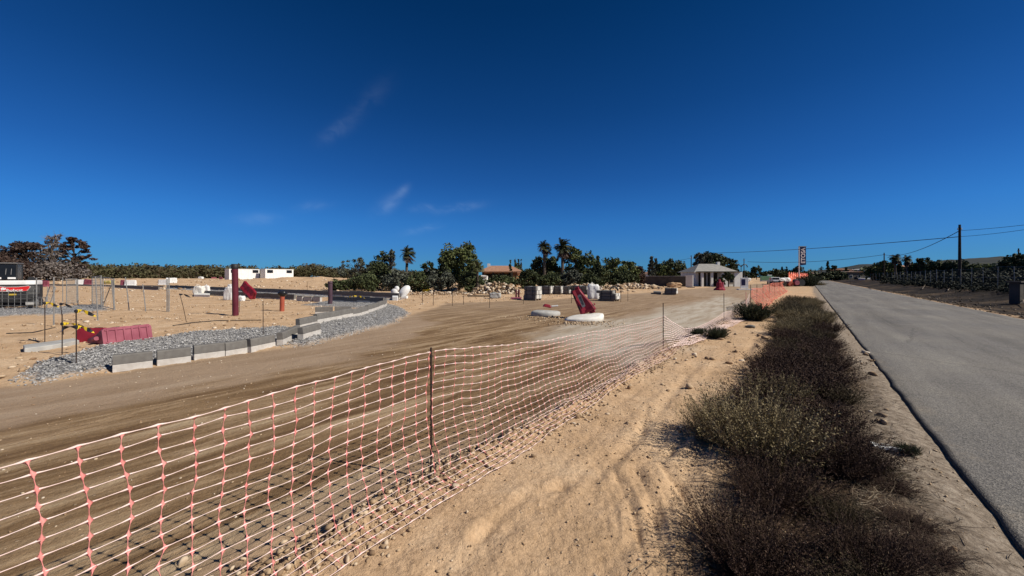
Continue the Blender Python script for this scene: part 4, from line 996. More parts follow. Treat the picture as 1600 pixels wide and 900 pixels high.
# ================================================================ PLASTIC BARRIERS
def barrier(loc, rot, label, m, L_=1.0, hgt=.62, sticker=None, name='plastic_barrier', under=False, tip=0.0):
    """water filled barrier: long body with sloped sides, raised ribs, fork slots, end lugs. long axis x, base down"""
    o = thing(name, label, 'traffic barrier', loc); o.rotation_euler = rot
    n = 14; v = []; prof = [(-.21, 0), (-.21, .10), (-.13, .26), (-.085, hgt * .93), (-.05, hgt), (.05, hgt), (.085, hgt * .93), (.13, .26), (.21, .10), (.21, 0)]
    k = len(prof); xs = np.linspace(-L_ / 2, L_ / 2, n * 3 + 1)
    for x in xs:
        u = abs(x) / (L_ / 2); w = 1 - .25 * max(0, (u - .9) / .1) - .03 * (math.sin(x * 2 * math.pi * 4 / L_) > .5)
        for a, b in prof: v.append((x, a * w * (1 - tip * .5 * (.5 - x / L_)), b * (1 - tip * (.5 - x / L_)) * (1 - .05 * max(0, (u - .93) / .07)) + (0 if b < .01 else .01 * math.sin(x * 7))))
    f = []
    for i in range(len(xs) - 1):
        for j in range(k): f.append((i * k + j, i * k + (j + 1) % k, (i + 1) * k + (j + 1) % k, (i + 1) * k + j))
    f += [tuple(range(k)), tuple(range(len(v) - 1, len(v) - k - 1, -1))]
    mb = MB(); mb.add(v, f); bo = mb.build('body', m, o, bevel=0, smooth=False)
    for x in (-L_ * .22, L_ * .22):
        for s in (-1, 1):
            q = MB(); q.box((x, s * .205, .05), (.14, .03, .07)); q.build('fork_slot', M_BLACK, o)
    for x in ((-L_ * .38, -L_ * .13, L_ * .13, L_ * .38) if not tip else (L_ * .40,)):
        for s in (-1, 1):
            q = MB(); q.prism([(s * .125, .27), (s * .145, .27), (s * .10, hgt * .9), (s * .08, hgt * .9)], x - .03, x + .03, lambda a, b, d: (d, a, b)); q.build('rib', m, o, bevel=.004)
    q = MB(); q.lathe([(.045, 0), (.045, .03), (.03, .035)], 12, (L_ * .3, 0, hgt)); q.build('filler_cap', m, o)
    q = MB(); q.lathe([(.05, 0), (.05, .22)], 10, (L_ / 2 + .04, 0, .3)); q.build('end_lug', m, o)
    q = MB(); q.lathe([(.05, 0), (.05, .14)], 10, (-L_ / 2 - .04, 0, .15)); q.build('end_lug', m, o)
    if under:
        for x in np.linspace(-L_ * .4, L_ * .4, 6):
            q = MB(); q.box((x, 0, -.008), (.035, .36, .03)); q.build('underside_rib', m, o, bevel=.006)
        for y in (-.15, .15): q = MB(); q.box((0, y, -.006), (L_ * .9, .03, .024)); q.build('underside_rail', m, o, bevel=.005)
    if sticker:
        q = MB(); q.prism([(-.30, 0), (.30, 0), (.33, .07), (.30, .14), (-.30, .14), (-.33, .07)], 0, .004, lambda a, b, d: (a * (.8 if tip else 1), -.16 - d, b + (.16 if tip else .33))); st = q.build('sticker', M_CONC, o)
        st.rotation_euler = (.0, 0, 0)
        text(sticker, .105, (0, -.169, .23) if tip else (0, -.114, .40), M_BLACK, st, rot=(math.pi / 2, 0, 0))
    return o
def lay(a, b, z=0): p, q = GZ(*a), GZ(*b); return p, q
# two barriers lying on their sides in the sand
p, q = GZ(157, 541), GZ(235, 531); d = q - p; c = (p + q) / 2; yaw = math.atan2(d.y, d.x)
barrier((c.x - .02, c.y + .06, c.z + .19), (math.radians(-103), 0, yaw), 'larger faded red plastic barrier lying on its side, right of the two', M_PINK, d.length * 1.0, .70, under=True)
p, q = GZ(121, 537), GZ(160, 536); d = q - p; c = (p + q) / 2
barrier((c.x - .12, c.y + .10, c.z + .15), (math.radians(-98), .0, math.atan2(d.y, d.x) + .05), 'smaller darker red plastic barrier end lying left, touching the larger one', M_RED, d.length * 1.05, .36)
# concrete slab near them
def slab(pts, h, label, m, name='concrete_slab', cat='slab', z=0):
    g = [GZ(*q) for q in pts]; c = sum(g, Vector()) / len(g); o = thing(name, label, cat, c); mb = MB()
    mb.prism([(q.x - c.x, q.y - c.y) for q in g], -.04 + z, h + z, lambda a, b, d: (a, b, d)); mb.build('slab', m, o, bevel=.012); return o
slab([(38, 553), (36, 547), (116, 535.5), (124, 539), (82, 547)], .10, 'long low grey concrete slab left of the red barriers behind the stakes', M_CONC)

# red barrier standing on its end on a white disc
def gravel_disc(px, py, R, h, label, m, tilt=(0, 0), n=26, flat=.8, name='concrete_disc'):
    b = GZ(px, py); o = thing(name, label, 'concrete disc', (b.x, b.y, b.z)); v = []; mb = MB()
    prof = [(R * .98, -.1), (R, h * .45), (R * .97, h * .8), (R * .80, h), (R * .25, h * 1.06), (.02, h * 1.08)]
    mb.lathe(prof, n); mb.v = [(x * (1 + .05 * math.sin(3 * math.atan2(y, x))), y * flat, z + .02 * math.sin(x * 3 + y * 5)) for x, y, z in mb.v]
    mb.build('disc', m, o, smooth=True); o.rotation_euler = (tilt[0], tilt[1], .2); return o, b
o1, b1 = gravel_disc(914, 500, .78, .16, 'large white concrete disc with the red barrier standing on it', M_WCONC, (math.radians(3), math.radians(-7)), flat=.62)
o2, b2 = gravel_disc(853, 493, .64, .20, 'lower pale concrete disc half buried in rubble left of the red barrier', M_CONC, (0, math.radians(3)), flat=.5)
q = GZ(911, 497)
barrier((q.x - .22, q.y, q.z + .60), (math.radians(0), math.radians(66), math.radians(-28)), 'crumpled red plastic barrier standing on end on the white disc, grey sticker on its side', M_RED, 1.0, .60, sticker='RIOTER', tip=.5)
rr2 = np.random.RandomState(9)
for (px, py, sx, cnt, sd) in ((902, 505, 1.3, 330, 1), (845, 497, 1.2, 260, 2)):
    g = GZ(px, py); x = g.x + rr2.normal(0, sx * .5, cnt); y = g.y + rr2.normal(0, .35, cnt)
    stones('disc_rubble', x, y, sizes(cnt, .03, .09, rr2, 2.4), M_CLOD, 'small rubble and gravel heaped around the %s pale disc' % ('right' if sd == 1 else 'left'), 'rubble', 1, 30 + sd)
v = GZ(855, 487); o = thing('red_cone', 'red plastic lump lying on the left pale disc with white tape', 'barrier piece', (v.x, v.y, v.z + .28))
mb = MB(); mb.box((0, 0, 0), (.42, .22, .14), Matrix.Rotation(.2, 3, 'Y'), taper=(.6, .7)); mb.build('red_piece', M_RED, o, bevel=.03)
mb = MB(); mb.box((.35, .0, -.01), (.32, .1, .06), Matrix.Rotation(-.1, 3, 'Y')); mb.build('white_piece', M_WHITE, o, bevel=.02)

# red barrier leaning against white boards by the maroon pipe
q = GZ(392, 469)
barrier((q.x - .25, q.y, q.z + .46), (math.radians(0), math.radians(33), math.radians(-22)), 'dark red plastic barrier leaning over a white sack right of the maroon pipe', M_RED, 1.4, .62)
def sack(px, py, w, h, label, cat='sack', name='white_sack', m=None, d=.6, seed=0, lean=0, n=None):
    b = GZ(px, py); o = thing(name, label, cat, b); bv, bf = ICO3
    vv = bv / np.maximum(np.abs(bv).max(1), .72)[:, None]
    cz = fbm(bv[:, 0] * 4.5 + seed, bv[:, 1] * 4.5 + bv[:, 2] * 3.1, 4, seed + 7); vv = vv * (1 - .16 * np.abs(cz) ** .7 + .05 * fbm(bv[:, 2] * 9, bv[:, 0] * 9 + bv[:, 1] * 7, 2, seed))[:, None]
    vv = vv * (1 + .16 * fbm(bv[:, 0] * 2.4 + seed * 3, bv[:, 1] * 2.4 + bv[:, 2] * 2.1, 3, seed))[:, None] * np.array([w / 2, w * d / 2, h / 2]); vv[:, 2] += h * .45; vv[:, 0] += vv[:, 2] * lean
    np_mesh('body', vv, bf, m or M_BAG, o)
    t = MB(); t.tube([(-w * .3 + lean * h, 0, h * .85), (-w * .1 + lean * h, .02, h * 1.06), (w * .15 + lean * h, 0, h * .9)], .02, 5); t.build('loop', m or M_BAG, o); return o
sack(357, 469, .62, 1.0, 'tall crumpled white sack just left of the maroon pipe', seed=1, lean=.15)
sack(361, 456, .6, .75, 'smaller white sack behind the tall one at the maroon pipe', seed=2)
sack(376, 470, .5, .38, 'low white sack under the leaning red barrier', seed=3)
sack(312, 461, .85, .85, 'greyish white big bag left one of two beside the far kerb row', seed=4, m=M_WCONC)
sack(323, 460, .5, .85, 'narrow white big bag right one of two beside the far kerb row', seed=5)
slab([(303, 461), (303, 463.5), (328, 464), (328, 461)], .18, 'pale plinth block under the two big bags', M_WCONC, 'plinth', 'plinth')
sack(314, 441, 1.3, .8, 'small white heap far beyond the big bags', seed=6)
def white_board(px, ytop, ybase, w, h, rot, label, m=M_WHITE, name='white_disc'):
    b = GZ(px, ybase); o = thing(name, label, 'disc', b); hh = CH - (ytop - HY) / F * b.y - b.z
    mb = MB(); mb.lathe([(.02, -.07), (1, -.07), (1.04, 0), (1, .07), (.02, .07)], 22, (0, 0, hh / 2), Matrix.Rotation(rot, 3, 'Y') @ Matrix.Rotation(math.radians(78), 3, 'X') @ Matrix.Diagonal((w / 2, h / 2, .7)))
    mb.build('disc', m, o, smooth=True)
    p = MB(); p.box((0, 0, .08), (w * .7, .4, .2)); p.build('foot', m, o, bevel=.03)
white_board(632, 444.5, 466, .62, 1.05, math.radians(38), 'tall leaning white oval disc, right of the group by the kerb end')
white_board(620, 443, 459, .45, .5, 0, 'small round white disc behind the leaning oval one')
white_board(616, 450, 463, .55, .6, math.radians(-50), 'low white disc tipped to the left at the kerb end')
slab([(613, 467.5), (613, 470), (621, 470), (622, 467.5)], .24, 'white block standing on the gravel in front of the white discs', M_WHITE, 'white_block', 'block')

# far small red and white barriers left
for px, py, hcol, lb in [(68, 449, 'r', 'red and white far barrier right of the excavator'), (127, 447, 'w', 'white far barrier left of the red crate like one'), (138, 447, 'r', 'dull red far barrier beyond the narrow mesh panel'),
                         (196, 448, 'r', 'red far barrier between the leaning posts'), (204, 448, 'w', 'white far barrier beside the red one between leaning posts'),
                         (255, 447, 'w', 'white far barrier left of the paired posts'), (268, 446, 'w', 'white far barrier right of the paired posts with a black lid'),
                         (334, 439, 'r', 'orange red far barrier lying right of the big bags'), (345, 439, 'r', 'orange red far barrier left of the first white cabin')]:
    b = GZ(px, py); barrier((b.x, b.y, b.z), (0, random.uniform(-.1, .1), random.uniform(-.6, .6)), lb, M_PINK if hcol == 'r' else M_WHITE, 1.5, .95)
sack(171, 446, 1.5, .6, 'pale yellow heap of material behind the dense mesh panel', m=mat('pale_yellow_bag', (.50, .42, .12), (.42, .36, .12), 3), seed=9)

# ================================================================ PALLETS OF KERBS
def pallet(px, py, w, d, h, label, rot=-38, layers=3, slots=5, loose=False, group='pallets of kerb stones', dark=M_BLACK):
    b = GZ(px, py); o = thing('kerb_pallet', label, 'pallet', b, math.radians(rot), group)
    for s in (-1, 0, 1):
        m = MB(); m.box((0, s * d * .42, .05), (w, .09, .10)); m.build('bearer', M_WOOD, o)
    m = MB(); m.box((0, 0, .115), (w, d, .025)); m.build('deck', M_WOOD, o)
    lh = (h - .13) / layers; z = .13
    for k in range(layers):
        off = random.uniform(-.05, .05) if not loose else random.uniform(-.2, .2)
        cnt = slots if not (loose and k == layers - 1) else max(1, slots // 2)
        for j in range(cnt):
            yy = -d / 2 + (j + .5) * d / slots
            m = MB(); m.prism([(-.43 * d / slots, 0), (.43 * d / slots, 0), (.43 * d / slots, lh * .97), (-.2 * d / slots, lh * .97), (-.43 * d / slots, lh * .7)], -w / 2 + off, w / 2 + off, lambda a, b_, dd: (dd, a + yy, b_ + z))
            m.build('kerb_stone', M_KTOP if j == 0 else (M_WCONC if (j + k) % 3 else M_CONC), o, bevel=.01)  # front row coloured darker to paint the stack's shaded side
        z += lh
    m = MB()
    for x in (-w * .28, w * .28): m.box((x, 0, h / 2 + .06), (.03, d + .01, h - .10))
    m.build('strap', dark, o)
    return o
pallet(832, 469, 1.0, .75, .98, 'largest strapped pallet of kerb stones, left end of the pallet row, beside brown posts')
for px, py, w, h, l in [(856, 460, .95, .78, 'pallet second from the left in the row, just right of the largest'), (873, 460, .85, .76, 'third pallet of the row from the left'),
                        (887, 460, .8, .75, 'fourth pallet, half hidden behind the red barrier tip'), (902, 460, .8, .8, 'fifth pallet, right behind the red barrier'), (915, 460.5, .75, .78, 'last pallet of the back row before the white sack')]:
    pallet(px, py, w, .7, h, l, layers=2, slots=4, loose=px in (887, 915))
pallet(951, 470, 1.15, .85, .72, 'low pallet with loose kerb stones right of the white sack', slots=4, loose=True)
pallet(1046, 460.5, 1.0, .7, .62, 'isolated low pallet of kerb stones in front of the long grey wall', layers=2, slots=4, loose=True)
slab([(1021, 459.5), (1021, 457.5), (1032, 458), (1033, 460)], .2, 'dark kerb stone lying left of the isolated pallet', M_KTOP, 'kerb_stone', 'kerb stone')
v = GZ(961, 469); o = thing('drain_ring', 'black drain ring standing on the low pallet of loose kerbs', 'drain ring', (v.x, v.y + .3, v.z + .55))
m = MB(); m.tube([(.28 * math.cos(a), 0, .28 * math.sin(a) + .1) for a in np.linspace(0, math.pi, 11)], .06, 8); m.build('ring', M_BLACK, o)
sack(928, 467, .85, 1.15, 'upright crumpled white sack between the back pallets and the loose kerbs', seed=12, lean=-.06)
for k, px in enumerate((806.5, 810.5)):
    post(px, 452, 466, 'brown wooden post left of the largest pallet, %s of the pair' % ('left', 'right')[k], 'brown posts beside the pallets', .075, m=M_MAROON, name='wooden_post', cat='post')
slab([(798, 468), (799, 466), (815, 466), (814, 468)], .06, 'pink tinted base board under the brown posts', M_PINK, 'base_board', 'board')
# boxes and rubble on the far lot
rs = np.random.RandomState(31)
def rubble_heap(px0, px1, py, Y, cnt, hgt, label, smin, smax, seed, dep=1.0):
    x = np.interp(rs.uniform(0, 1, cnt), [0, 1], [(px0 - 800) / F * Y, (px1 - 800) / F * Y]); y = Y + rs.normal(0, dep, cnt)
    u = (x - x.min()) / (np.ptp(x) + 1e-6); z = hgt * np.sin(np.pi * u) ** .6 * np.exp(-((y - Y) / dep) ** 2) * rs.uniform(.2, 1, cnt)
    stones('rubble_heap', x, y, sizes(cnt, smin, smax, rs, 1.4), M_STONE, label, 'rubble', 1, seed, zoff=z)
rubble_heap(738, 815, 460, 36, 900, 1.1, 'heap of pale broken rubble in front of the tiled house', .08, .45, 61)
rubble_heap(640, 735, 462, 34, 500, .25, 'low line of pale stones at the foot of the tall round pine', .05, .28, 62)
rubble_heap(870, 950, 452, 42, 700, .9, 'ridge of pinkish stones behind the row of pallets', .08, .40, 63)
rubble_heap(948, 1030, 449, 50, 800, .6, 'row of grey boulders in front of the long grey wall', .15, .7, 64, .7)
rubble_heap(535, 640, 452, 48, 600, .5, 'scattered white stones under the thicket of trees', .06, .3, 65)
sack(1053, 449, 1.9, .75, 'grey tan heap of sand with a dark post right of the isolated pallet', 'sand heap', 'sand_heap', M_EARTH, d=.8, seed=15)
sack(666, 456, .8, .35, 'small bundle of yellow and black straps on the sand', 'straps', 'strap_bundle', M_YEL, seed=16)
for k, (px, py, w) in enumerate([(748, 463.5, 1.9), (712, 459, 1.2), (1080, 449.5, 1.0)]):
    b = GZ(px, py); o = thing('plank', ('long dark plank lying on the sand right of the strap bundle', 'short dark timber on the sand below the tall pine', 'dark board lying before the white house')[k], 'plank', b, random.uniform(-.2, .2))
    m = MB(); m.box((0, 0, .06), (w, .2, .09)); m.build('board', M_DWOOD, o, bevel=.01)
b = GZ(775, 466); sack(774, 466, .9, .45, 'grey plastic wrapped bundle right of the long dark plank', 'bundle', 'grey_bundle', M_CONC, seed=17)
# thin cables dropped on the sand
for k, pts in enumerate([[(10, 521), (50, 519), (86, 512)], [(270, 509), (300, 505), (340, 503), (408, 501)], [(78, 562), (95, 568), (112, 575)], [(45, 533), (62, 537)]]):
    g = [GZ(*q) for q in pts]; o = thing('cable', ('dark cable lying on the sand left of the tallest fence post', 'long thin cable on the sand in front of the maroon pipe', 'short cable end on the gravel by the tallest taped stake', 'short scrap of cable left of the taped stakes')[k], 'cable', g[0])
    m = MB(); m.tube([q - g[0] + Vector((0, 0, .02)) for q in g], .015, 5); m.build('cable', M_CABLE, o)

# ================================================================ RED CONE BARRIER, SIGN BOARD, ORANGE MESH NEAR THE HOUSE
b = GZ(1124, 453.5); o = thing('red_barrier', 'small red barrier with a pink side standing alone on the dirt road', 'traffic barrier', b, .3)
m = MB(); m.lathe([(.62, 0), (.60, .15), (.36, .35), (.30, .9), (.16, 1.05), (.12, 1.3), (.05, 1.32)], 8); m.build('body', M_RED, o)
m = MB(); m.prism([(.3, .2), (.75, .05), (.6, .2), (.42, .95), (.3, 1.0)], -.25, .25, lambda a, b_, d: (a, d, b_)); m.build('pink_side', M_PINK, o, bevel=.03)
b = GZ(1163, 453); o = thing('sign_stand', 'white sign board on a white slab base right of the small red barrier', 'sign stand', b, -.2)
m = MB(); m.box((.2, 0, .06), (1.9, .8, .12)); m.build('base', M_WHITE, o, bevel=.03)
m = MB(); m.box((0, 0, .85), (.85, .12, 1.3)); m.build('board', M_WHITE, o, bevel=.02)
m = MB(); m.box((-.12, -.065, .95), (.42, .012, .75)); m.build('blue_panel', M_NAVY, o)
m = MB(); m.tube([(.3, 0, 0), (.3, 0, 1.7)], .05, 8); m.build('pole', M_GALV, o)
sack(1168, 441, 1.6, 1.0, 'white heap of bags behind the sign board at the end of the dirt road', seed=21)
def low_mesh(pts, h, label, m=M_NETO, wid=.05, nh=6):
    g = [GZ(*q) for q in pts]; o = thing('orange_mesh', label, 'safety net', g[0]); L_ = [0]
    for a, c in zip(g[:-1], g[1:]): L_.append(L_[-1] + (c - a).length)
    def at(s): return Vector((np.interp(s, L_, [q.x for q in g]), np.interp(s, L_, [q.y for q in g]), np.interp(s, L_, [q.z for q in g]))) - g[0]
    st, ve = MB(), MB(); n = int(L_[-1] / .35) + 1
    for k in range(nh):
        z = h * (k + .3) / nh; st.tube([at(s) + Vector((0, .15 * math.sin(s * 1.7 + k), z * (1 + .12 * math.sin(s * 1.3)))) for s in np.linspace(0, L_[-1], n)], wid * .5, 4, cap=False)
    for s in np.linspace(0, L_[-1], n * 2): ve.tube([at(s) + Vector((0, .15 * math.sin(s * 1.7), 0)), at(s) + Vector((0, .15 * math.sin(s * 1.7 + nh), h * (1 + .12 * math.sin(s * 1.3))))], wid * .4, 4, cap=False)
    st.build('long_strands', m, o)['kind'] = 'stuff'; ve.build('cross_strands', m, o)['kind'] = 'stuff'
low_mesh([(1086, 446.5), (1106, 446), (1128, 445.5), (1158, 444.5)], .95, 'orange mesh barrier strung in front of the white house', nh=9)
low_mesh([(1148, 442), (1160, 441)], 1.2, 'short orange mesh at the right corner of the white house', nh=9)
low_mesh([(1232, 441.0), (1262, 438.6)], 2.6, 'orange mesh barrier behind the pile of pipes by the sign pole', wid=.16, nh=16)
# pile of pipes under the orange mesh
b = GZ(1240, 448); o = thing('pipe_pile', 'pile of pipes with a black ring and pink drum past the orange net', 'pipe pile', b)
for x, z, r, mm_, nm, y in [(.3, .62, .60, M_BLACK, 'black_ring', 0), (-.55, .42, .42, M_ORNG, 'orange_pipe', .3), (1.1, .6, .55, M_BLACK, 'black_drum', .2), (-1.6, .45, .45, M_DWOOD, 'dark_bundle', .4), (-2.6, .4, .42, M_CABLE, 'dark_bundle', .7)]:
    m = MB(); R = Matrix.Rotation(math.pi / 2, 3, 'X')
    m.lathe([(r, -.5), (r, .5)], 18, (x, y, z), R) if nm != 'black_ring' else m.tube([(x + (r - .1) * math.cos(a), y, z + (r - .1) * math.sin(a)) for a in np.linspace(0, 6.283, 19)], .11, 8, cap=False)
    m.build(nm, mm_, o)
m = MB(); m.lathe([(.38, -.3), (.38, .3)], 16, (.3, -.1, .6), Matrix.Rotation(math.pi / 2, 3, 'X')); m.build('pink_drum', M_PINK, o)
# pickup-like white car, container
def car(px, py, label, m, rot, s=1.0, tail=M_RED):
    b = GZ(px, py); o = thing('parked_car', label, 'car', b, rot)
    o.scale = (s, s, s)
    body = [(-2.1, .35), (-2.15, .75), (-2.05, .98), (1.1, .98), (2.0, .82), (2.12, .5), (2.1, .35)]
    m1 = MB(); m1.prism(body, -.85, .85); bo = m1.build('body', m, o, bevel=.06)
    m1 = MB(); m1.prism([(-2.0, .985), (-1.75, 1.48), (.1, 1.50), (.95, .985)], -.74, .74); cb = m1.build('cabin', m, o, bevel=.05)
    m1 = MB(); m1.prism([(-1.72, 1.03), (-1.55, 1.40), (.02, 1.42), (.62, 1.03)], -.755, .755); m1.build('side_window', M_GLASS, cb)
    for s_, nm in ((-1, 'rear_window'),):
        m1 = MB(); m1.prism([(-2.03, 1.05), (-1.86, 1.40), (-1.84, 1.40), (-1.98, 1.05)], -.6, .6); m1.build(nm, M_GLASS, cb)
    m1 = MB(); m1.prism([(.22, 1.44), (.90, 1.05), (.94, 1.07), (.26, 1.46)], -.62, .62); m1.build('windscreen', M_GLASS, cb)
    for x in (-1.35, 1.3):
        for y in (-.83, .83):
            m1 = MB(); m1.lathe([(.33, -.1), (.34, 0), (.33, .1)], 16, (x, y, .34), Matrix.Rotation(math.pi / 2, 3, 'X')); w = m1.build('wheel', M_BLACK, o)
            m1 = MB(); m1.lathe([(.19, -.105), (.19, .105)], 12, (x, y, .34), Matrix.Rotation(math.pi / 2, 3, 'X')); m1.build('rim', M_GALV, w)
    for y in (-.62, .62):
        m1 = MB(); m1.box((-2.15, y, .8), (.04, .3, .16)); m1.build('tail_light', tail, o)
        m1 = MB(); m1.box((2.1, y, .62), (.04, .3, .14)); m1.build('headlight', M_WHITE, o)
    m1 = MB(); m1.box((-2.17, 0, .55), (.02, .5, .11)); m1.build('number_plate', M_WHITE, o)
    return o
car(1209, 444.2, 'white car with a red striped tail parked beyond the orange net', M_WHITE, math.radians(65))
car(1386.5, 431.6, 'small white car parked far off on the right, behind the burnt verge', M_WHITE, math.radians(10), 1.1) if False else None
b = GZ(1198, 440.6); o = thing('container', 'green painted container with a white box on its roof beyond the dirt road', 'container', b, -.25); o.scale = (.52, .52, .55)
m = MB(); m.box((0, 0, 1.7), (6.0, 2.4, 2.3)); w = m.build('side', M_GREENP, o, bevel=.03)
for k in range(14):
    m = MB(); m.box((-2.8 + k * .43, -1.215, 1.7), (.16, .05, 2.1)); m.build('corrugation', M_GREENP, w)
m = MB(); m.box((0, 0, .28), (6.0, 2.4, .5)); m.build('base', M_WHITE, o)
m = MB(); m.box((1.4, 0, 3.25), (2.0, 1.4, .75)); m.build('roof_box', M_WHITE, o, bevel=.03)
for px, py, l in [(1218, 442.5, 'white bags heaped right of the white car'), (1227, 441.8, 'pale bag heap left of the far orange mesh')]: sack(px, py, 2.2, 1.3, l, seed=px)
v = GZ(1172, 514); o = rock(1172, 514, .30, 'dark stone with a pale top lying on the path below the dark green bush', m=M_KTOP, flat=.45)
v = GZ(1226, 518); rock(1226, 518, .32, 'flat white stone against the left edge of the scrub strip', m=M_WCONC, flat=.3)
rock(1221, 485, .22, 'dark clod left of the large pale boulder', m=M_DWOOD, flat=.5)
# crushed bottle and white litter at the scrub edge
b = GZ(1388, 711); o = thing('crushed_bottle', 'crushed white plastic bottle lying at the right edge of the dark scrub', 'bottle', (b.x, b.y, b.z + .035), math.radians(-22))
m = MB(); m.tube([(-.13, 0, .015), (-.10, .005, .012), (-.04, 0, 0), (.03, -.005, .004), (.07, 0, .0), (.10, .0, -.004), (.13, 0, -.008)], [.026, .03, .028, .018, .03, .028, .012], 9, flat=.65)
rs_ = np.random.RandomState(2); m.v = [tuple(np.array(q) + rs_.normal(0, .0035, 3)) for q in m.v]; m.build('body', M_BAG, o)
m = MB(); m.lathe([(.012, 0), (.012, .02)], 8, (.13, 0, -.008), Matrix.Rotation(math.pi / 2, 3, 'Y')); m.build('neck', M_WHITE, o)
m = MB(); m.tube([(-.05, .0, .033), (.01, .002, .03)], .009, 6, flat=.3); m.build('grey_label', M_CONC, o)

# ================================================================ CABINS, HOUSES, WALLS
def cabin(pa, pb, ytop, depth, label, wins):
    p, q = GZ(*pa), GZ(*pb); d = q - p; d.z = 0; ln = d.length; z0 = min(p.z, q.z) - .1; h = CH - (ytop - HY) / F * p.y - z0
    o = thing('site_cabin', label, 'site cabin', (p.x, p.y, z0), math.atan2(d.y, d.x), 'white site cabins')
    m = MB(); m.box((ln / 2, depth / 2, h / 2 + .15), (ln, depth, h - .3)); w = m.build('wall', M_WHITE, o, bevel=.02)
    m = MB(); m.box((ln / 2, depth / 2, h - .04), (ln + .1, depth + .1, .12)); m.build('roof', M_WHITE, o)
    m = MB(); m.box((ln / 2, depth / 2, .08), (ln * .98, depth * .96, .16)); m.build('skid', M_BLACK, o)
    for x in wins:
        m = MB(); m.box((x * ln, -.012, h * .80), (ln * .2, .05, h * .26)); f = m.build('window', M_BLACK, o)
        m = MB(); m.box((x * ln, -.04, h * .80), (ln * .17, .02, h * .2)); m.build('pane', M_GLASS, f)
    for k in range(9):
        m = MB(); m.box(((k + .5) * ln / 9, -.006, h * .5), (.03, .02, h * .8)); m.build('panel_joint', M_WALL, w)
cabin((358, 441.6), (405.5, 441.0), 420, 2.4, 'left white site cabin, partly hidden by the maroon pipe', (.15, .86))
cabin((414.5, 441.2), (458.5, 440.6), 420.3, 2.4, 'right white site cabin with two dark windows', (.16, .84))

def house(px0, px1, ybase, Y, yeave, yridge, label, wallm, roofm, wins, doors=(), depth=7, rot=0, gable=False, chimney=None, group=None, over=.45):
    a = P(px0, ybase, Y); b = P(px1, ybase, Y); w = b.x - a.x; z0 = hz(a.x, a.y) - .1
    he = CH - (yeave - HY) / F * Y - z0; hr = CH - (yridge - HY) / F * Y - z0
    o = thing('house', label, 'house', (a.x, Y, z0), rot, group)
    m = MB(); m.box((w / 2, depth / 2, he / 2), (w, depth, he)); wo = m.build('wall', wallm, o)
    m = MB(); x0, x1, y0, y1 = -over, w + over, -over, depth + over
    if gable: rv = [(x0, y0, he), (x1, y0, he), (x1, y1, he), (x0, y1, he), (w / 2, y0, hr), (w / 2, y1, hr)]; rf = [(0, 1, 2, 3), (0, 1, 4), (1, 2, 5, 4), (2, 3, 5), (3, 0, 4, 5)]
    else: k = min(depth / 2, w * .35); rv = [(x0, y0, he), (x1, y0, he), (x1, y1, he), (x0, y1, he), (x0 + k, depth / 2, hr), (x1 - k, depth / 2, hr)]; rf = [(0, 1, 2, 3), (0, 1, 5, 4), (1, 2, 5), (2, 3, 4, 5), (3, 0, 4)]
    m.add(rv, rf); ro = m.build('roof', roofm, o)
    m = MB(); m.box((w / 2, -over, he - .06), (w + 2 * over, .12, .16)); m.build('eave', M_WALL if wallm is M_WALL else M_TILE, ro)
    if chimney: m = MB(); m.box((w * chimney, depth * .5, hr), (.45, .45, .7)); m.build('chimney', M_WALL, ro)
    for x, z, ww, hh in wins:
        m = MB(); m.box((x * w, -.02, z), (ww + .16, .1, hh + .16)); f = m.build('window', M_WALL, o)
        m = MB(); m.box((x * w, -.075, z), (ww, .03, hh)); m.build('pane', M_GLASS, f)
    for x, ww, hh in doors:
        m = MB(); m.box((x * w, -.03, hh / 2), (ww, .1, hh)); m.build('door', M_GALV, o)
    return o, w, he, hr, depth
# white house with a grey hipped roof and a porch
Yh = 62
o, w, he, hr, dp = house(1087, 1150, 445, Yh, 425, 411.5, 'white single storey house with a big hipped roof and dark porch', M_WALL, M_GROOF, [(.9, 1.2, .8, 1.0)], [(.70, .8, 1.9)], depth=5.5, chimney=.78, over=.45)
m = MB(); m.prism([(-.6, .02), (w * .35, hr - he - .1), (w * .36, hr - he - .1), (w * .6, .02)], -.9, -.82, lambda a, b_, d: (a, d, b_ + he)); 
for k, (x, ww) in enumerate(((.04, .35), (.27, .35), (.57, 1.0), (.90, 1.3))):
    m = MB(); m.box((x * w, -1.6, he / 2), (ww, .35, he)); m.build('porch_pillar', M_WALL, o)
m = MB(); m.box((w * .46, -1.3, he + .02), (w * .98, 1.6, .14)); m.build('porch_roof', M_DWOOD, o)
for x0, x1 in ((.07, .25), (.30, .53), (.66, .82)):
    m = MB(); m.box(((x0 + x1) / 2 * w, -.04, he * .5), ((x1 - x0) * w, .06, he * .9)); m.build('painted_porch_shade', M_DWOOD, o)  # dark panels that paint the porch's shade onto the wall
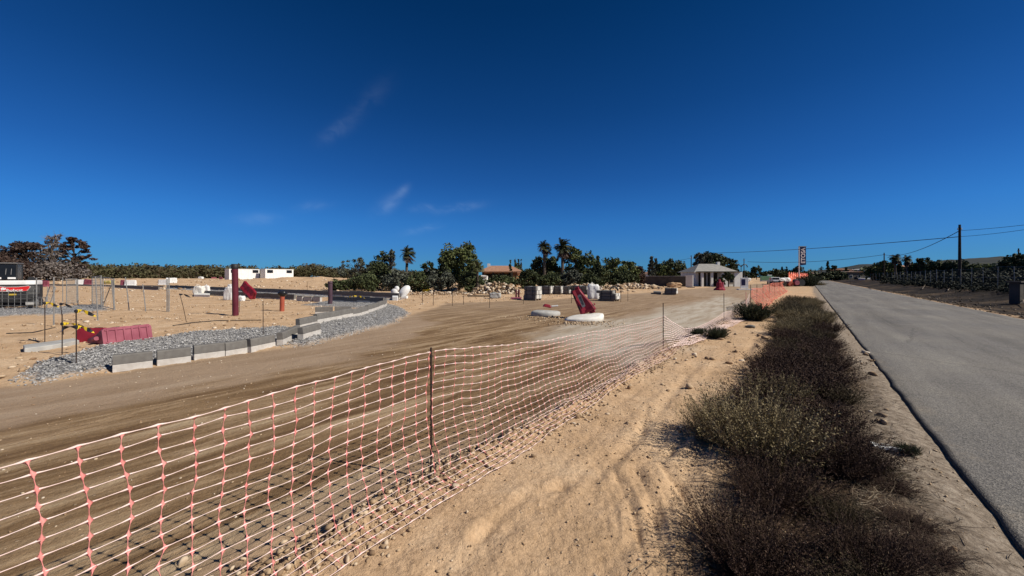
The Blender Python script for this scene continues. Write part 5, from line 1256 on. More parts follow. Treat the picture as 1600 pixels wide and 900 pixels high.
# tiled house behind the rubble
o, w, he, hr, dp = house(756, 808, 446, 58, 424, 414, 'ochre house with a red tiled hipped roof behind the rubble heap', M_OCHRE, M_TILE, [(.7, 1.4, .9, .9)], depth=8, chimney=.1, over=.9)
m = MB(); m.box((w * .4, -1.8, he * .97), (w * .9, 2.6, .16)); m.build('porch_roof', M_TILE, o)
for x in (.02, .3, .58, .84): m = MB(); m.box((x * w, -2.8, he / 2), (.3, .3, he)); m.build('porch_pillar', M_DWOOD, o)
m = MB(); m.box((w * .4, -.05, he * .45), (w * .7, .06, he * .8)); m.build('painted_porch_shade', M_DWOOD, o)  # flat dark panel, the shade under this porch put in as colour
o = house(800, 812, 446, 70, 426, 421, 'small orange gabled outhouse right of the tiled house', M_OCHRE, M_TILE, [], depth=4, gable=True, over=.25)
o = house(746, 760.5, 446.5, 50, 431, 430, 'low white shed left of the tiled house', M_WALL, M_WALL, [], depth=2.5, over=.05)
o = house(1020, 1060, 444, 80, 427.5, 422, 'low house with a brown roof showing above the long grey wall', M_WALL, M_TILE, [], depth=8)
def wall(a, b, h, label, m, t=.25, coping=None, posts=0):
    p, q = Vector((*a, hz(*a))), Vector((*b, hz(*b))); d = q - p; d.z = 0; o = thing('wall', label, 'wall', (p.x, p.y, min(p.z, q.z) - .1), math.atan2(d.y, d.x)); ln = d.length
    n = max(1, int(ln / 2.5)); first = None
    for k in range(n):
        mb = MB(); mb.box(((k + .5) * ln / n, 0, h / 2), (ln / n - .02, t, h + random.uniform(-.03, .03))); mb.build('panel', m, o)
    if coping: mb = MB(); mb.box((ln / 2, 0, h + .05), (ln, t + .08, .07)); mb.build('coping', coping, o)
p0, p1 = P(988, 446, 66), P(1072, 446, 60)
wall((p0.x, p0.y), (p1.x, p1.y), 1.75, 'long grey block wall between the trees and the white house', M_GWALL, coping=M_CONC)
p0, p1 = P(1071.5, 446, 57), P(1083, 446, 56.4)
wall((p0.x, p0.y), (p1.x, p1.y), 1.95, 'short white wall joining the grey wall to the white house', M_WALL)
# distant houses on the right
for a in [(1320, 1352, 434.5, 150, 424.5, 424, 'long grey farm building at the bend of the road', M_GWALL, M_GROOF), (1352, 1361, 434.5, 170, 421, 420, 'pale yellow house end behind the grey farm building', M_WALL, M_WALL),
          (1317, 1328, 434, 175, 421, 419.5, 'cream house behind the dark cypress pair', M_OCHRE, M_TILE), (1269, 1283, 434, 190, 427.5, 425.5, 'low white house at the end of the asphalt road', M_WALL, M_TILE),
          (1410, 1436, 430, 120, 417, 413.5, 'low brown roofed house among the palms beyond the field fence', M_OCHRE, M_TILE)]:
    house(*a[:7], a[7], a[8], [(.3, 1.4, 1, 1), (.7, 1.4, 1, 1)], depth=8)
# ================================================================ SIGN TOWER
def sign():
    Y = 112; b = P(1248.5, 440, Y); z0 = hz(b.x, b.y); top = CH + (HY - 385.5) / F * Y; bot = CH + (HY - 415) / F * Y; w = 10.2 / F * Y
    o = thing('sign_banner', 'tall navy vertical sign on a pale pole, white letters reading upwards', 'sign', (b.x, Y, z0))
    m = MB(); m.tube([(0, 0, 0), (0, 0, top - z0)], .16, 10); m.build('pole', M_WALL, o)
    m = MB(); m.prism([(0, 0), (w, .25), (w * .98, top - bot), (-.05, top - bot + .05)], -.08, .08, lambda a, b_, d: (a + .1, d, b_ + bot - z0)); p = m.build('panel', M_NAVY, o, bevel=.02)
    m = MB(); m.box((w / 2 + .1, 0, top - z0 + .06), (w + .2, .3, .18)); m.build('top_rail', M_GALV, o)
    text('ETOSA', 1.75, (w * .62, -.09, bot - z0 + (top - bot) * .53), M_SIGNW, p, rot=(math.pi / 2, -math.pi / 2, 0), squash=.88)
sign()
# ================================================================ POLES AND WIRES
def upole(px, ytop, Y, label, r=.13, arms=True, m=M_DWOOD):
    b = P(px, 440, Y); z0 = hz(b.x, b.y); top = CH + (HY - ytop) / F * Y; o = thing('utility_pole', label, 'utility pole', (b.x, Y, z0), 0, 'poles carrying the overhead wires')
    mb = MB(); mb.tube([(0, 0, -.3), (0, 0, (top - z0) / 2), (0, 0, top - z0)], [r * 1.2, r, r * .8], 10); mb.build('pole', m, o)
    if arms:
        mb = MB(); mb.box((0, 0, top - z0 - .55), (.5, .08, .08)); mb.build('crossarm', M_GALV, o)
        for x in (-.2, .2): mb = MB(); mb.lathe([(.03, 0), (.05, .05), (.03, .14)], 8, (x, 0, top - z0 - .51)); mb.build('insulator', M_WHITE, o)
    return Vector((b.x, Y, top))
t1 = upole(1499.5, 351, 43, 'tallest dark utility pole behind the field fence on the right')
t2 = upole(1381.5, 395, 99, 'second utility pole further along the right side near the palms')
t3 = upole(1162.5, 404, 108, 'thin utility pole behind the white sign board at the end of the dirt road', .12)
t4 = upole(1080, 399, 72, 'thin utility pole left of the white house', .09)
t5 = upole(1112, 400, 66, 'thin pole in front of the white house roof', .06, False)
t6 = upole(1566.5 + 25, 388, 70, 'short dark utility pole at the right edge beyond the field fence', .11)
def wire(a, b, sag, label, r=.022, n=24):
    a, b = Vector(a), Vector(b); o = thing('overhead_wire', label, 'wire', a); m = MB()
    m.tube([(b - a) * u - Vector((0, 0, 4 * sag * u * (1 - u))) for u in np.linspace(0, 1, n)], r, 5); m.build('wire', M_CABLE, o)
e1 = P(1720, 336, 26); e2 = P(1720, 338, 26)
wire(t1 - Vector((0, 0, .7)), P(1700, 338, 30), .15, 'upper wire from the tallest pole to the right edge of the view', .02)
w2 = P(1100, 395.5, 90)
wire(t1 - Vector((0, 0, 1.4)), P(1700, 342, 30), .2, 'lower wire from the tallest pole to the right edge of the view', .02)
wire(t1 - Vector((0, 0, 1.4)), w2, .4, 'long upper wire crossing the sky from the tallest pole to the house trees', .04)
wire(t1 - Vector((0, 0, .7)), t2 - Vector((0, 0, .5)), 1.2, 'sagging wire between the tallest pole and the second pole', .04)
wire(t2 - Vector((0, 0, .5)), P(1168, 409, 108), .9, 'long lower wire passing behind the sign from the second pole', .05)
wire(t4 - Vector((0, 0, .5)), P(1030, 409, 74), .2, 'faint wire leaving the thin pole left of the white house', .02)
o = thing('stork_lamp', 'street lamp with two drooping arms beside the white house', 'street lamp', P(1158, 446, 75)); o.location.z = hz(o.location.x, 75)
m = MB(); m.tube([(0, 0, 0), (0, 0, 4.0)], .06, 8); m.build('pole', M_CABLE, o)
for s_ in (-1, 1): m = MB(); m.tube([(0, 0, 3.6), (s_ * .5, 0, 4.1), (s_ * 1.1, 0, 4.0), (s_ * 1.3, 0, 3.5)], .09, 6); m.build('arm', M_CABLE, o)

# ================================================================ RIGHT FIELD FENCE
M_WIRE = mat('rusty_wire', (.06, .055, .05), (.09, .08, .07), 6, .8)
def field_fence():
    a, b = Vector((*ST(14, 11.3), 0)), Vector((*ST(150, 14.2), 0)); d = (b - a).normalized(); ln = (b - a).length
    o = thing('field_fence', 'grey wire fence on thin posts along the dark field right of the road', 'fence', (a.x, a.y, 0))
    k = 0; s = 0
    while s < ln:
        p = a + d * s; z = hz(p.x, p.y); m = MB(); lean = random.uniform(-.06, .06)
        m.tube([(p.x - a.x, p.y - a.y, z - .1), (p.x - a.x + lean, p.y - a.y, z + 2.05 + random.uniform(-.1, .1))], .02 if s < 50 else .03, 6); m.build('post', M_GALV, o); s += 3.4 if s < 90 else 7
    for hgt in (.4, 1.15, 1.95):
        m = MB(); m.tube([Vector((a.x + d.x * q - a.x, a.y + d.y * q - a.y, hz(a.x + d.x * q, a.y + d.y * q) + hgt - .05 * math.sin(q * 2))) for q in np.linspace(0, ln, 70)], .007, 4); m.build('wire', M_GALV, o)
    # chain link mesh: crossed thin diagonals
    V = []; Fq = []; n = 0; q = 0
    while q < 75:
        for dr in (-1, 1):
            p1 = a + d * q; p2 = a + d * (q + dr * .9); z1 = hz(p1.x, p1.y) + .05; z2 = z1 + 1.9; w = .0016 + .00002 * q
            V += [(p1.x - a.x - d.x * w, p1.y - a.y - d.y * w, z1), (p1.x - a.x + d.x * w, p1.y - a.y + d.y * w, z1), (p2.x - a.x + d.x * w, p2.y - a.y + d.y * w, z2), (p2.x - a.x - d.x * w, p2.y - a.y - d.y * w, z2)]
            Fq.append((n, n + 1, n + 2, n + 3)); n += 4
        q += .16
    np_mesh('chain_link', V, Fq, M_WIRE, o)['kind'] = 'stuff'
field_fence()
b = GZ(1588, 476); o = thing('gate_post', 'short thick dark stone gate post at the right edge beyond the asphalt road', 'gate post', b, .3)
m = MB(); m.box((0, 0, .62), (.42, .42, 1.25)); m.build('shaft', M_GWALL, o, bevel=.03); m = MB(); m.box((0, 0, 1.29), (.6, .56, .10)); m.build('cap', M_GWALL, o, bevel=.02)
for k, (x0, y0, x1, y1) in enumerate([(1441, 455, 1449, 449), (1481, 459, 1488, 452), (1555, 455, 1563, 462), (1592, 470, 1602, 480)]):
    p, q = GZ(x0, y0), GZ(x1, y1); o = thing('pale_branch', 'pale broken board lying on the dark verge, %s from the left' % ('first', 'second', 'third', 'fourth')[k], 'board', p)
    m = MB(); m.tube([(0, 0, .1), (q - p) * .5 + Vector((0, 0, .25)), q - p + Vector((0, 0, .12))], [.05, .04, .03], 6, flat=.5); m.build('board', M_WOOD, o)
post(1329, 435, 442.5, 'short pale marker post on the left corner of the dark verge', None, .05, m=M_WOOD, name='marker_post', cat='post')
slab([(1341, 437.6), (1341, 438.8), (1352, 439.2), (1352, 437.8)], .5, 'white plastic sheet lying on the verge where the road bends', M_WHITE, 'white_sheet', 'sheet')

# ================================================================ TREES
LT = {'pine': leafmat('pine_needles', [(.028, .036, .012), (.058, .074, .023), (.10, .12, .038), (.19, .19, .065)], .8),
      'dead': leafmat('dry_brown_needles', [(.020, .013, .010), (.042, .025, .019), (.068, .042, .032), (.12, .085, .065)], .85),
      'bare': leafmat('grey_dead_twigs', [(.06, .05, .045), (.11, .09, .08), (.17, .145, .13), (.24, .21, .19)], .9),
      'dark': leafmat('dark_evergreen_leaves', [(.018, .022, .010), (.037, .047, .018), (.066, .08, .03), (.12, .135, .055)], .75),
      'grey': leafmat('grey_green_leaves', [(.026, .029, .022), (.055, .061, .045), (.09, .098, .072), (.15, .157, .12)], .8),
      'palm': leafmat('palm_fronds', [(.016, .02, .010), (.04, .048, .02), (.08, .088, .036), (.17, .15, .075)], .6),
      'forest': leafmat('distant_pine_wood', [(.055, .036, .024), (.065, .055, .028), (.075, .075, .033), (.11, .085, .05)], .9)}
def leaves(centers, radii, per, size, rs, shade, flatz=1.0, aspect=.6):
    n = len(centers) * per; ci = np.repeat(np.arange(len(centers)), per)
    off = rs.normal(size=(n, 3)); off /= np.linalg.norm(off, axis=1)[:, None]; off *= (rs.uniform(0, 1, n) ** .45)[:, None]
    off[:, 2] *= flatz; P0 = centers[ci] + off * radii[ci][:, None]
    a = rs.normal(size=(n, 3)); a /= np.linalg.norm(a, axis=1)[:, None]; b = np.cross(a, rs.normal(size=(n, 3))); b /= np.linalg.norm(b, axis=1)[:, None]
    s = (size * rs.uniform(.5, 1.4, n))[:, None]
    V = np.stack([P0 - a * s, P0 + b * s * aspect, P0 + a * s, P0 - b * s * aspect], 1).reshape(-1, 3)
    rnd = np.clip(.5 * shade[ci] + .5 * rs.uniform(0, 1, n), 0, 1)
    return V, np.arange(n * 4).reshape(n, 4), rnd
TSEED = [400]
def tree(px, ytop, Y, wpx, style, label, m, group=None, ybot=None, clumps=70, per=26, trunk=None, lean=0, cr=None, gap=0, name='tree', cat='tree', lsz=.0028, cfrac=None, bark=None):
    TSEED[0] += 1; rs = np.random.RandomState(TSEED[0]); x = (px - 800) / F * Y; z0 = hz(x, Y); top = CH + (HY - ytop) / F * Y; h = top - z0; R = wpx / F * Y / 2
    o = thing(name, label, cat, (x, Y, z0), 0, group); tb = MB(); tr = trunk or max(.06, h * .022)
    lo = {'round': .22, 'bush': .0, 'pine': .35, 'cypress': .05, 'airy': .25, 'bare': .2, 'umbrella': .5}[style] if cfrac is None else cfrac
    n = clumps
    if style in ('round', 'bush', 'airy', 'umbrella', 'cypress'):
        d = rs.normal(size=(n, 3)); d /= np.linalg.norm(d, axis=1)[:, None]; rad = rs.uniform(.35, 1, n) ** .5
        lump = 1 + .30 * fbm(d[:, 0] * 1.6 + TSEED[0], d[:, 1] * 1.6 + d[:, 2] * 1.9, 3, TSEED[0])
        C = d * (rad * lump)[:, None]; hz_ = h * (1 - lo) / 2; cz = h * lo + hz_
        if style == 'cypress': C[:, :2] *= (np.clip(1 - (C[:, 2] + 1) / 2, .06, 1) ** .6)[:, None] * 1.15
        if style == 'bush': C[:, :2] *= (1.0 - .35 * np.clip(C[:, 2], 0, 1))[:, None]
        C = C * np.array([R * .88, R * .88 if style != 'cypress' else R * .88, hz_ * .92]) + np.array([lean * h, 0, cz])
        crad = R * (cr or .26) * rs.uniform(.6, 1.3, n)
        if style == 'cypress': crad = np.minimum(crad * 1.1, .5 * R + .15)
    elif style == 'pine':
        u = rs.uniform(0, 1, n) ** .8; zz = h * (lo + (1 - lo) * u); prof = np.sin(np.pi * np.clip((u * .86 + .10), 0, 1)) ** .6; a = rs.uniform(0, 6.283, n)
        rr_ = R * prof * rs.uniform(.35, 1.0, n) * (1 + .3 * np.sin(a * 2 + TSEED[0])); C = np.stack([rr_ * np.cos(a) + lean * zz, rr_ * np.sin(a), zz - .04 * h], -1); crad = R * (cr or .24) * rs.uniform(.6, 1.3, n)
    else:
        u = rs.uniform(0, 1, n); zz = h * (lo + (1 - lo) * u); a = rs.uniform(0, 6.283, n); rr_ = R * (1 - .55 * u) * rs.uniform(.2, 1.0, n)
        C = np.stack([rr_ * np.cos(a) + lean * zz, rr_ * np.sin(a), zz], -1); crad = R * (cr or .2) * rs.uniform(.6, 1.2, n)
    C[:, 2] = np.maximum(C[:, 2], .15)
    tp = [(lean * h * u + .02 * h * math.sin(u * 5 + TSEED[0]), 0, h * u - (.2 if u == 0 else 0)) for u in (0, .2, .4, .6, .8, .94)]
    tb.tube(tp, [tr * k for k in (1.3, 1, .8, .6, .35, .12)], 8)
    trunk_o = tb.build('trunk', bark or M_BARK, o, smooth=True)
    lb = MB()
    for c in C[:: max(1, n // 26)]:
        z1 = max(c[2] * rs.uniform(.45, .8), h * .08); u = z1 / h; s_ = Vector((np.interp(u, [0, .2, .4, .6, .8, .94], [q[0] for q in tp]), 0, z1)); e = Vector(c)
        mid = (s_ + e) / 2 + Vector((rs.normal() * .04 * R, rs.normal() * .04 * R, .08 * R)); lb.tube([s_, mid, e], [tr * .42, tr * .28, tr * .08], 5, cap=False)
    lb.build('limbs', bark or M_BARK, trunk_o)
    if style == 'bare':
        tw = MB()
        for c in C:
            for q in range(7):
                e = Vector(c) + Vector(rs.normal(size=3)) * crad.mean() * 1.4; tw.tube([Vector((c[0] * .55, c[1] * .55, c[2] - .1 * h)), Vector(c), e], [tr * .12, tr * .09, tr * .05], 3, cap=False)
        tw.build('twigs', M_WOOD, trunk_o)['kind'] = 'stuff'
    if gap: k = rs.uniform(0, 1, len(C)) > gap; C, crad = C[k], crad[k]
    V, Fq, rnd = leaves(C, crad, max(8, int(per * 2.1 * min(1, max(.35, wpx / 45)))), lsz * Y, rs, rs.uniform(0, 1, len(C)), .55 if style in ('pine', 'umbrella') else .85)
    V[:, 2] = np.maximum(V[:, 2], 0)
    np_mesh('crown', V, Fq, m, o, rnd=rnd)
    return o
PALM = {}
def palm(px, ytop, Y, label, wpx=26, lean=0, wind=.5, group='palm trees', dead=True, fr=46):
    x = (px - 800) / F * Y; z0 = hz(x, Y); top = CH + (HY - ytop) / F * Y; h = top - z0; R = wpx / F * Y / 2; hc = h - R * .75
    TSEED[0] += 1; rs = np.random.RandomState(TSEED[0]); o = thing('palm_tree', label, 'palm tree', (x, Y, z0), 0, group)
    t = MB(); n = 12; t.tube([(lean * u * u * h, 0, hc * u - (.2 if u == 0 else 0)) for u in np.linspace(0, 1, n)], [max(.11, h * .030) * (1.25 - .45 * u + .06 * (k % 2)) for k, u in enumerate(np.linspace(0, 1, n))], 9); t.build('trunk', M_PBARK, o)
    V, rn = [], []
    def frond(az, el, ln, droop, shade):
        # midrib with leaflets on both sides
        m = 9; p = []; q = Vector((lean * h, 0, hc)); d = Vector((math.cos(az) * math.cos(el), math.sin(az) * math.cos(el), math.sin(el)))
        for k in range(m):
            p.append(q.copy()); q = q + d * ln / m; d = (d + Vector((wind * .10, wind * .02, -droop))).normalized()
        for k in range(1, m):
            c = p[k]; tn = (p[k] - p[k - 1]).normalized(); sd = tn.cross(Vector((0, 0, 1)))
            sd = sd.normalized() if sd.length > .01 else Vector((1, 0, 0))
            for s in (-1, 1):
                for j in (0, .5):
                    c2 = c - tn * ln / m * j; L1 = ln * .34 * math.sin(math.pi * min(1, (k - j) / m * .85 + .12)); e = c2 + (sd * s * .75 + tn * .75 + Vector((0, 0, -.25 + rs.normal() * .15))) * L1; w = tn * ln * .035
                    V.extend([c2 - w, c2 + w, e + w * .3, e - w * .3]); rn.append(np.clip(shade + rs.uniform(-.25, .25), 0, 1))
            w = Vector((0, 0, ln * .018)); V.extend([p[k - 1] - w, p[k - 1] + w, c + w, c - w]); rn.append(.7)
    for k in range(fr): frond(k * 2.399, rs.uniform(-.35, 1.35), R * rs.uniform(.95, 1.25), rs.uniform(.10, .22), rs.uniform(.2, .8))
    np_mesh('crown', V, np.arange(len(V)).reshape(-1, 4), LT['palm'], o, rnd=rn)
    if dead:
        V, rn = [], []
        for k in range(34): frond(k * 2.4, rs.uniform(-1.5, -.8), R * rs.uniform(.7, 1.5), .05, rs.uniform(.3, .9))
        np_mesh('dead_skirt', V, np.arange(len(V)).reshape(-1, 4), LT['dead'], o, rnd=rn)
    return o
gl = 'dry pines at the left edge'
tree(6, 394, 92, 56, 'pine', 'dark brown pine crown cut by the left edge behind the excavator', LT['dead'], gl, clumps=80, per=30, cfrac=.1)
tree(40, 377, 88, 50, 'pine', 'broad dark brown pine left of the bare grey tree', LT['dead'], gl, clumps=100, per=34, cfrac=.2)
tree(81, 367, 86, 44, 'bare', 'tall bare grey dead tree between the two brown pines', LT['bare'], gl, clumps=80, per=7, cr=.15, bark=M_WOOD)
tree(119, 370, 88, 40, 'pine', 'reddish brown leaning pine, rightmost of the dry trees', LT['dead'], gl, clumps=80, per=30, lean=-.05, cfrac=.25, cr=.2)
tree(85, 411, 84, 76, 'bush', 'low grey brown thicket under the bare dead tree', LT['bare'], gl, clumps=70, per=26)
tree(20, 405, 80, 80, 'bush', 'low dark thicket behind the excavator cab', LT['dead'], gl, clumps=60, per=30)
gm = 'trees of the thicket in the middle'
tree(556, 402, 46, 50, 'airy', 'sparse airy grey green tree at the left end of the middle thicket', LT['grey'], gm, clumps=65, per=12, cr=.14, trunk=.1)
tree(590, 407, 47, 50, 'bush', 'dark dense bush tree right of the airy one', LT['dark'], gm, clumps=70, per=26)
tree(598, 388, 49, 32, 'round', 'tall dark narrow tree in the middle thicket', LT['dark'], gm, clumps=70, per=24, cfrac=.1)
tree(611, 385, 48, 20, 'airy', 'tallest feathery grey tree beside the left palm', LT['grey'], gm, clumps=50, per=22, cfrac=.1)
tree(570, 428, 42, 60, 'bush', 'low dark undergrowth at the foot of the airy tree', LT['dark'], gm, clumps=60, per=26)
tree(532, 437, 44, 44, 'bush', 'low dark scrub trailing left of the middle thicket', LT['dark'], gm, clumps=45, per=24)
tree(620, 424, 43, 50, 'bush', 'dark undergrowth below the left palm', LT['grey'], gm, clumps=60, per=26)
tree(580, 447, 40, 16, 'bush', 'single round dark bush on the sand before the thicket', LT['dark'], gm, clumps=24, per=30)
palm(635, 386, 45, 'windswept palm right of the middle thicket', 26, .02, 1.2)
tree(668, 403, 44, 32, 'round', 'small round dark tree between the left palm and the tall pine', LT['dark'], gm, clumps=60, per=28, cfrac=.05)
tree(655, 425, 40, 50, 'bush', 'dark undergrowth right of the left palm', LT['dark'], gm, clumps=60, per=26)
tree(690, 417, 40, 50, 'bush', 'grey green bushes at the left foot of the big pine', LT['grey'], gm, clumps=60, per=28)
tree(719, 375, 42, 74, 'round', 'biggest broad round pine in the middle of the view', LT['pine'], gm, clumps=150, per=38, cfrac=.12, cr=.2)
tree(700, 396, 41, 40, 'round', 'left lobe tree leaning against the biggest round pine', LT['dark'], gm, clumps=70, per=30, cfrac=.05)
tree(735, 425, 39, 50, 'bush', 'dark bushes at the right foot of the biggest pine', LT['dark'], gm, clumps=70, per=28)
palm(746, 409, 38, 'low young palm at the right foot of the biggest pine', 24, 0, .1, dead=False, fr=22)
tree(785, 432, 46, 60, 'bush', 'low green hedge shading the porch of the tiled house', LT['dark'], gm, clumps=60, per=24)
tree(797.5, 404, 56, 7, 'cypress', 'thin dark cypress in front of the tiled house', LT['dark'], gm, clumps=40, per=20)
for px, yt, pl in ((805, 400, 'left, tallest'), (810, 403, 'middle'), (814.5, 404, 'right')): tree(px, yt, 90, 5, 'cypress', pl + ' one of three slender far cypresses above the tiled roof', LT['grey'], 'far cypresses above the tiled roof', clumps=24, per=18, bark=M_BARK)
tree(808, 412, 88, 26, 'bush', 'dark low tree behind the tiled roof below the far cypresses', LT['dark'], gm, clumps=40, per=20)
palm(851, 377, 52, 'left one of the two tall windswept palms', 24, -.01, 1.5)
palm(879, 374, 52, 'right one of the two tall windswept palms', 30, .0, .8)
gr_ = 'trees of the right thicket'
for a in [(826, 421, 50, 40, 'bush', 'dark bushes right of the tiled house', 'dark'), (843, 398, 54, 34, 'round', 'dark tree behind the left tall palm', 'dark'), (862, 398, 55, 30, 'round', 'dark green tree between the two tall palms', 'dark'),
          (899, 383, 54, 40, 'round', 'tall olive green tree right of the right tall palm', 'pine'), (918, 394, 53, 38, 'round', 'rounded tree sloping down right of the tall olive one', 'pine'), (935, 412, 50, 36, 'bush', 'lower dark bushes before the cedar', 'dark'),
          (860, 428, 47, 44, 'bush', 'undergrowth below the left tall palm', 'dark'), (895, 422, 47, 46, 'bush', 'grey brown undergrowth below the right tall palm', 'grey'), (921, 428, 46, 40, 'bush', 'undergrowth at the right of the palms', 'dark'),
          (934, 399, 58, 18, 'cypress', 'small pointed cedar between the palms thicket and the olive trees', 'dark'),
          (960, 402, 56, 40, 'round', 'rounded olive green tree left of the long grey wall', 'pine'), (982, 405, 58, 34, 'round', 'brownish rounded tree at the left end of the grey wall', 'pine'), (972, 424, 54, 50, 'bush', 'dark hedge below the rounded olive trees', 'dark'),
          (998, 413, 60, 22, 'bush', 'low brown tree just behind the left end of the wall', 'dead'),
          (1018, 400, 75, 14, 'cypress', 'grey feathery column tree, left of a pair behind the wall', 'grey'), (1025, 401, 76, 10, 'cypress', 'grey feathery column tree, right of a pair behind the wall', 'grey'),
          (1050, 404, 78, 44, 'round', 'broad dark green tree behind the middle of the grey wall', 'dark'), (1032, 412, 76, 24, 'round', 'brownish green tree beside the feathery pair', 'pine')]:
    tree(a[0], a[1], a[2], a[3], a[4], a[5], LT[a[6]], gr_, clumps=75, per=28, cfrac=.05 if a[4] == 'round' else None)
gh = 'trees around the white house'
tree(1095, 391, 80, 30, 'airy', 'tall ragged tree with grey branches behind the white house', LT['grey'], gh, clumps=60, per=18, cr=.18)
tree(1112, 395, 82, 44, 'round', 'dark spreading tree over the left part of the white house roof', LT['dark'], gh, clumps=90, per=28, cfrac=.3)
tree(1136, 402, 84, 34, 'round', 'dark sloping tree over the right part of the white house roof', LT['dark'], gh, clumps=80, per=28, cfrac=.3)
tree(1098, 413, 78, 34, 'bush', 'brownish bush behind the left end of the white house', LT['dead'], gh, clumps=50, per=22)
tree(1138, 425, 58, 18, 'umbrella', 'small dark umbrella shaped tree in front of the white house', LT['dark'], gh, clumps=40, per=26, cfrac=.45)
tree(1126, 433, 60, 14, 'bush', 'low round dark bush in the porch of the white house', LT['dark'], gh, clumps=30, per=24)
# far band of trees between the white house and the road
gf = 'far trees before the horizon right of the white house'
ORD = ['second', 'first', 'third', 'fourth', 'sixth', 'fifth', 'seventh', 'eighth', 'ninth', 'tenth', 'eleventh', 'twelfth']
for px, yt, w_, st, c in [(1182, 417, 18, 'round', 'dark'), (1166, 423, 24, 'bush', 'dark'), (1199, 424, 26, 'bush', 'dark'), (1212, 419, 16, 'round', 'dark'), (1224, 423, 24, 'bush', 'dark'), (1222, 416, 3.5, 'cypress', 'dark'), (1229, 416, 4, 'cypress', 'dark'),
                          (1240, 423, 30, 'bush', 'dark'), (1247, 414, 16, 'round', 'grey'), (1262, 424, 22, 'bush', 'dark'), (1284, 426, 30, 'bush', 'dark'), (1308, 425, 30, 'bush', 'dark')]:
    tree(px, yt, 150, w_, st, 'far dark %s tree on the horizon, %s of the row between white house and road' % ({'round': 'rounded', 'bush': 'low', 'cypress': 'pointed'}[st], ORD.pop(0)), LT[c], gf, clumps=40, per=20)
for px, yt, pl in ((1266, 421, 'leftmost'), (1273, 422, 'middle'), (1283, 417, 'tallest, rightmost')): palm(px, yt, 170, pl + ' of three distant palms beyond the end of the road', 8, 0, .3, 'distant palms', dead=False, fr=18)
tree(1293.5, 408.5, 160, 6, 'cypress', 'thin dark cypress at the far end of the asphalt road', LT['dark'], gf, clumps=40, per=22)
tree(1304, 413.5, 155, 13, 'bush', 'dense dark oval tree right of the thin cypress', LT['dark'], gf, clumps=40, per=26)
tree(1322, 415, 158, 4, 'cypress', 'short thin cypress before the grey farm building', LT['dark'], gf, clumps=24, per=20)
g3 = 'trees beyond the field fence on the right'
for a in [(1370, 412, 110, 30, 'round', 'rounded green tree left of the second utility pole', 'pine'), (1388, 407, 105, 34, 'bush', 'yellow green tree behind the second utility pole', 'pine'), (1405, 405, 100, 10, 'cypress', 'dark pointed cypress beside the tallest far palm', 'dark'),
          (1428, 410, 100, 22, 'round', 'dark round tree right of the far palms', 'dark'), (1446, 403, 95, 26, 'round', 'dark spreading tree, highest in the middle of the field trees', 'dark'), (1465, 407, 92, 30, 'round', 'dark tree left of the tallest utility pole', 'dark'),
          (1485, 408, 90, 26, 'bush', 'dark tree just behind the left of the tallest pole', 'dark'), (1510, 406, 88, 40, 'round', 'broad dark tree right of the tallest pole', 'dark'), (1540, 413, 85, 46, 'bush', 'olive toned tree mass right of the broad dark tree', 'pine'),
          (1568, 419, 80, 40, 'bush', 'low grey green trees near the right edge', 'grey'), (1592, 396, 62, 44, 'round', 'big dark tree at the right edge of the view', 'dark'), (1625, 392, 60, 50, 'round', 'dark tree just outside the right edge', 'dark')]:
    tree(a[0], a[1], a[2], a[3], a[4], a[5], LT[a[6]], g3, clumps=80, per=26, cfrac=.05 if a[4] == 'round' else None)
palm(1399, 396.5, 96, 'tallest far palm left of the pointed cypress', 16, 0, .4); palm(1417, 400, 96, 'far palm right of the pointed cypress', 14, 0, .3); palm(1440, 404, 95, 'far palm standing over the field trees', 14, 0, .3)

M_ORCH = leafmat('dark_orchard_leaves', [(.008, .010, .006), (.017, .021, .012), (.032, .036, .022), (.06, .06, .04)], .85)
def mass(name, label, cat, x, y, r, hgt, m, per, leafs, seed, shade=None, flat=.8):
    rs = np.random.RandomState(seed); z = H(x, y); n = len(x); C = np.stack([x, y, z + hgt], -1)
    V, Fq, rnd = leaves(C, r, per, 1.0, rs, rs.uniform(0, 1, n) if shade is None else shade, flat)
    c = V.reshape(-1, 4, 3).mean(1, keepdims=True); k = np.repeat(leafs, per)[:, None, None]; V = (c + (V.reshape(-1, 4, 3) - c) * k).reshape(-1, 3)
    o = np_mesh(name, V, Fq, m, rnd=rnd); tag(o, label, cat, kind='stuff')
rs = np.random.RandomState(77)
# pine wood along the left horizon
n = 1500; a = rs.uniform(-1.02, -.18, n); dd = rs.uniform(230, 300, n); x = np.sin(a) * dd / np.cos(a) ** 0; y = np.cos(a) * dd; x = np.sin(a) * dd
px = 800 + F * x / y; hpx = np.interp(px, [-200, 120, 200, 320, 400, 460, 500, 540, 640], [418, 411, 414.5, 417, 418, 417.5, 414, 421, 424]) + 6.0 * fbm(px / 15, px * 0, 4, 12)
hh = (HY - hpx) / F * y + CH; z = H(x, y); hgt = (hh - z) * rs.uniform(.25, .86, n) ** .6
mass('pine_wood', 'low dense pine wood along the left horizon', 'wood', x, y, np.full(n, 4.2) * rs.uniform(.6, 1.2, n), np.maximum(hgt - 1.5, 1.5), LT['forest'], 52, np.full(n, .6), 71)
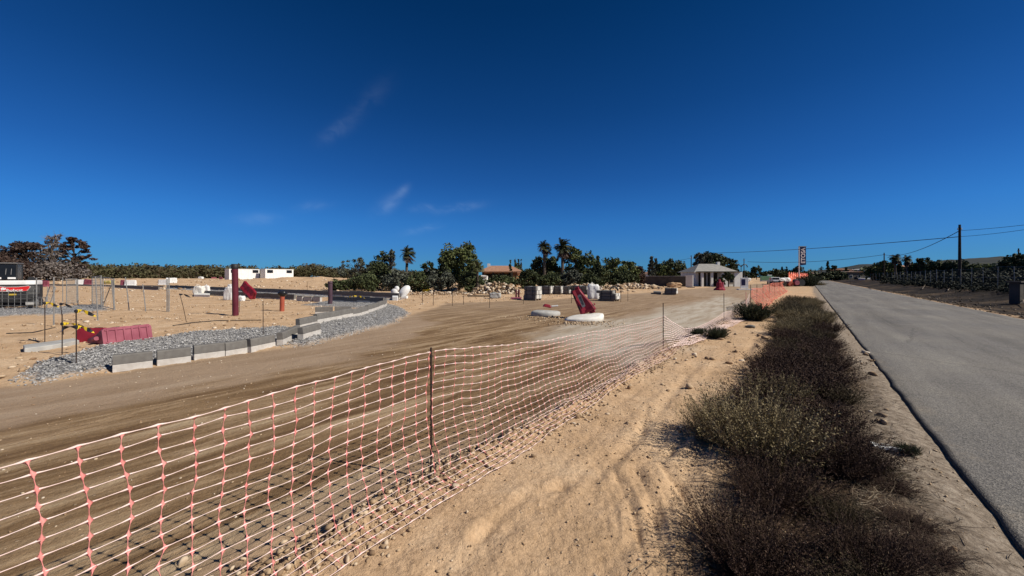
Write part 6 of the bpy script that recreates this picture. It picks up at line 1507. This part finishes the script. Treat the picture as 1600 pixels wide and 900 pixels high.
# overgrown orchard behind the right fence
n = 1500; s = rs.uniform(0, 1, n) ** 1.3 * 110 + 10; t = 13.2 + rs.uniform(0, 1, n) ** 1.3 * 34; x, y = D.x * s + NN.x * t, D.y * s + NN.y * t
hg = (1.0 + 1.3 * np.clip((t - 13) / 14, 0, 1)) * rs.uniform(.3, 1.0, n)
mass('orchard_scrub', 'overgrown dark orchard and scrub filling the field behind the fence', 'scrub', x, y, rs.uniform(.6, 1.3, n), hg, M_ORCH, 52, .06 + s * .001, 72)
n = 420; s = rs.uniform(0, 1, n) ** 1.3 * 90 + 8; t = rs.normal(11.9, .5, n); x, y = D.x * s + NN.x * t, D.y * s + NN.y * t
mass('fence_weeds', 'dry weeds growing along the foot of the field fence', 'weeds', x, y, rs.uniform(.25, .6, n), rs.uniform(.1, .4, n), M_ORCH, 30, .04 + s * .001, 73)
n = 700; x = rs.uniform(40, 420, n); y = rs.uniform(150, 420, n); s, t = toST(x, y); w = t > 16; x, y = x[w], y[w]; n = len(x)
mass('far_orchards', 'far orchards and gardens fading towards the right hills', 'orchard', x, y, rs.uniform(2.5, 5, n), rs.uniform(.5, 3.5, n), LT['dark'], 26, np.full(n, .75), 74)
n = 260; x = rs.uniform(-15, 75, n); y = rs.uniform(160, 260, n); s, t = toST(x, y); w = (t < -12); x, y = x[w], y[w]; n = len(x)
mass('far_scrub', 'dark line of far scrub on the horizon behind the houses', 'scrub', x, y, rs.uniform(2, 3.6, n), rs.uniform(.5, 2.6, n), LT['dark'], 26, np.full(n, .7), 75)
# low hills behind
def hills():
    v = []; f = []; n = 90; A = np.linspace(math.atan((1262 - 800) / F), math.radians(72), n)
    for k, a in enumerate(A):
        px = 800 + F * math.tan(a); yr = np.interp(px, [1262, 1300, 1345, 1375, 1420, 1480, 1560, 1640, 3000], [423.5, 420, 413, 412.5, 417, 406, 401, 396, 392]) + 1.6 * float(fbm(np.array([px / 22]), np.array([0.]), 4, 3)[0])
        for j, (R, e) in enumerate([(900, 0), (1250, .72), (1500, 1.0), (1900, .6)]):
            y = R * math.cos(a); v.append((R * math.sin(a), y, CH - 8 + e * (8 + (HY - yr) / F * y * (1500 / R if j > 2 else R / 1500 if j < 2 else 1))))
    for k in range(n - 1):
        for j in range(3): f.append((k * 4 + j, k * 4 + 4 + j, k * 4 + 5 + j, k * 4 + 1 + j))
    m = MB(); m.add(v, f); o = m.build('hills', mat('hill_scrub', (.009, .014, .010), (.026, .028, .019), .03, .95, .5, .05, mix=(.42, .66)), smooth=True); tag(o, kind='structure')
hills()
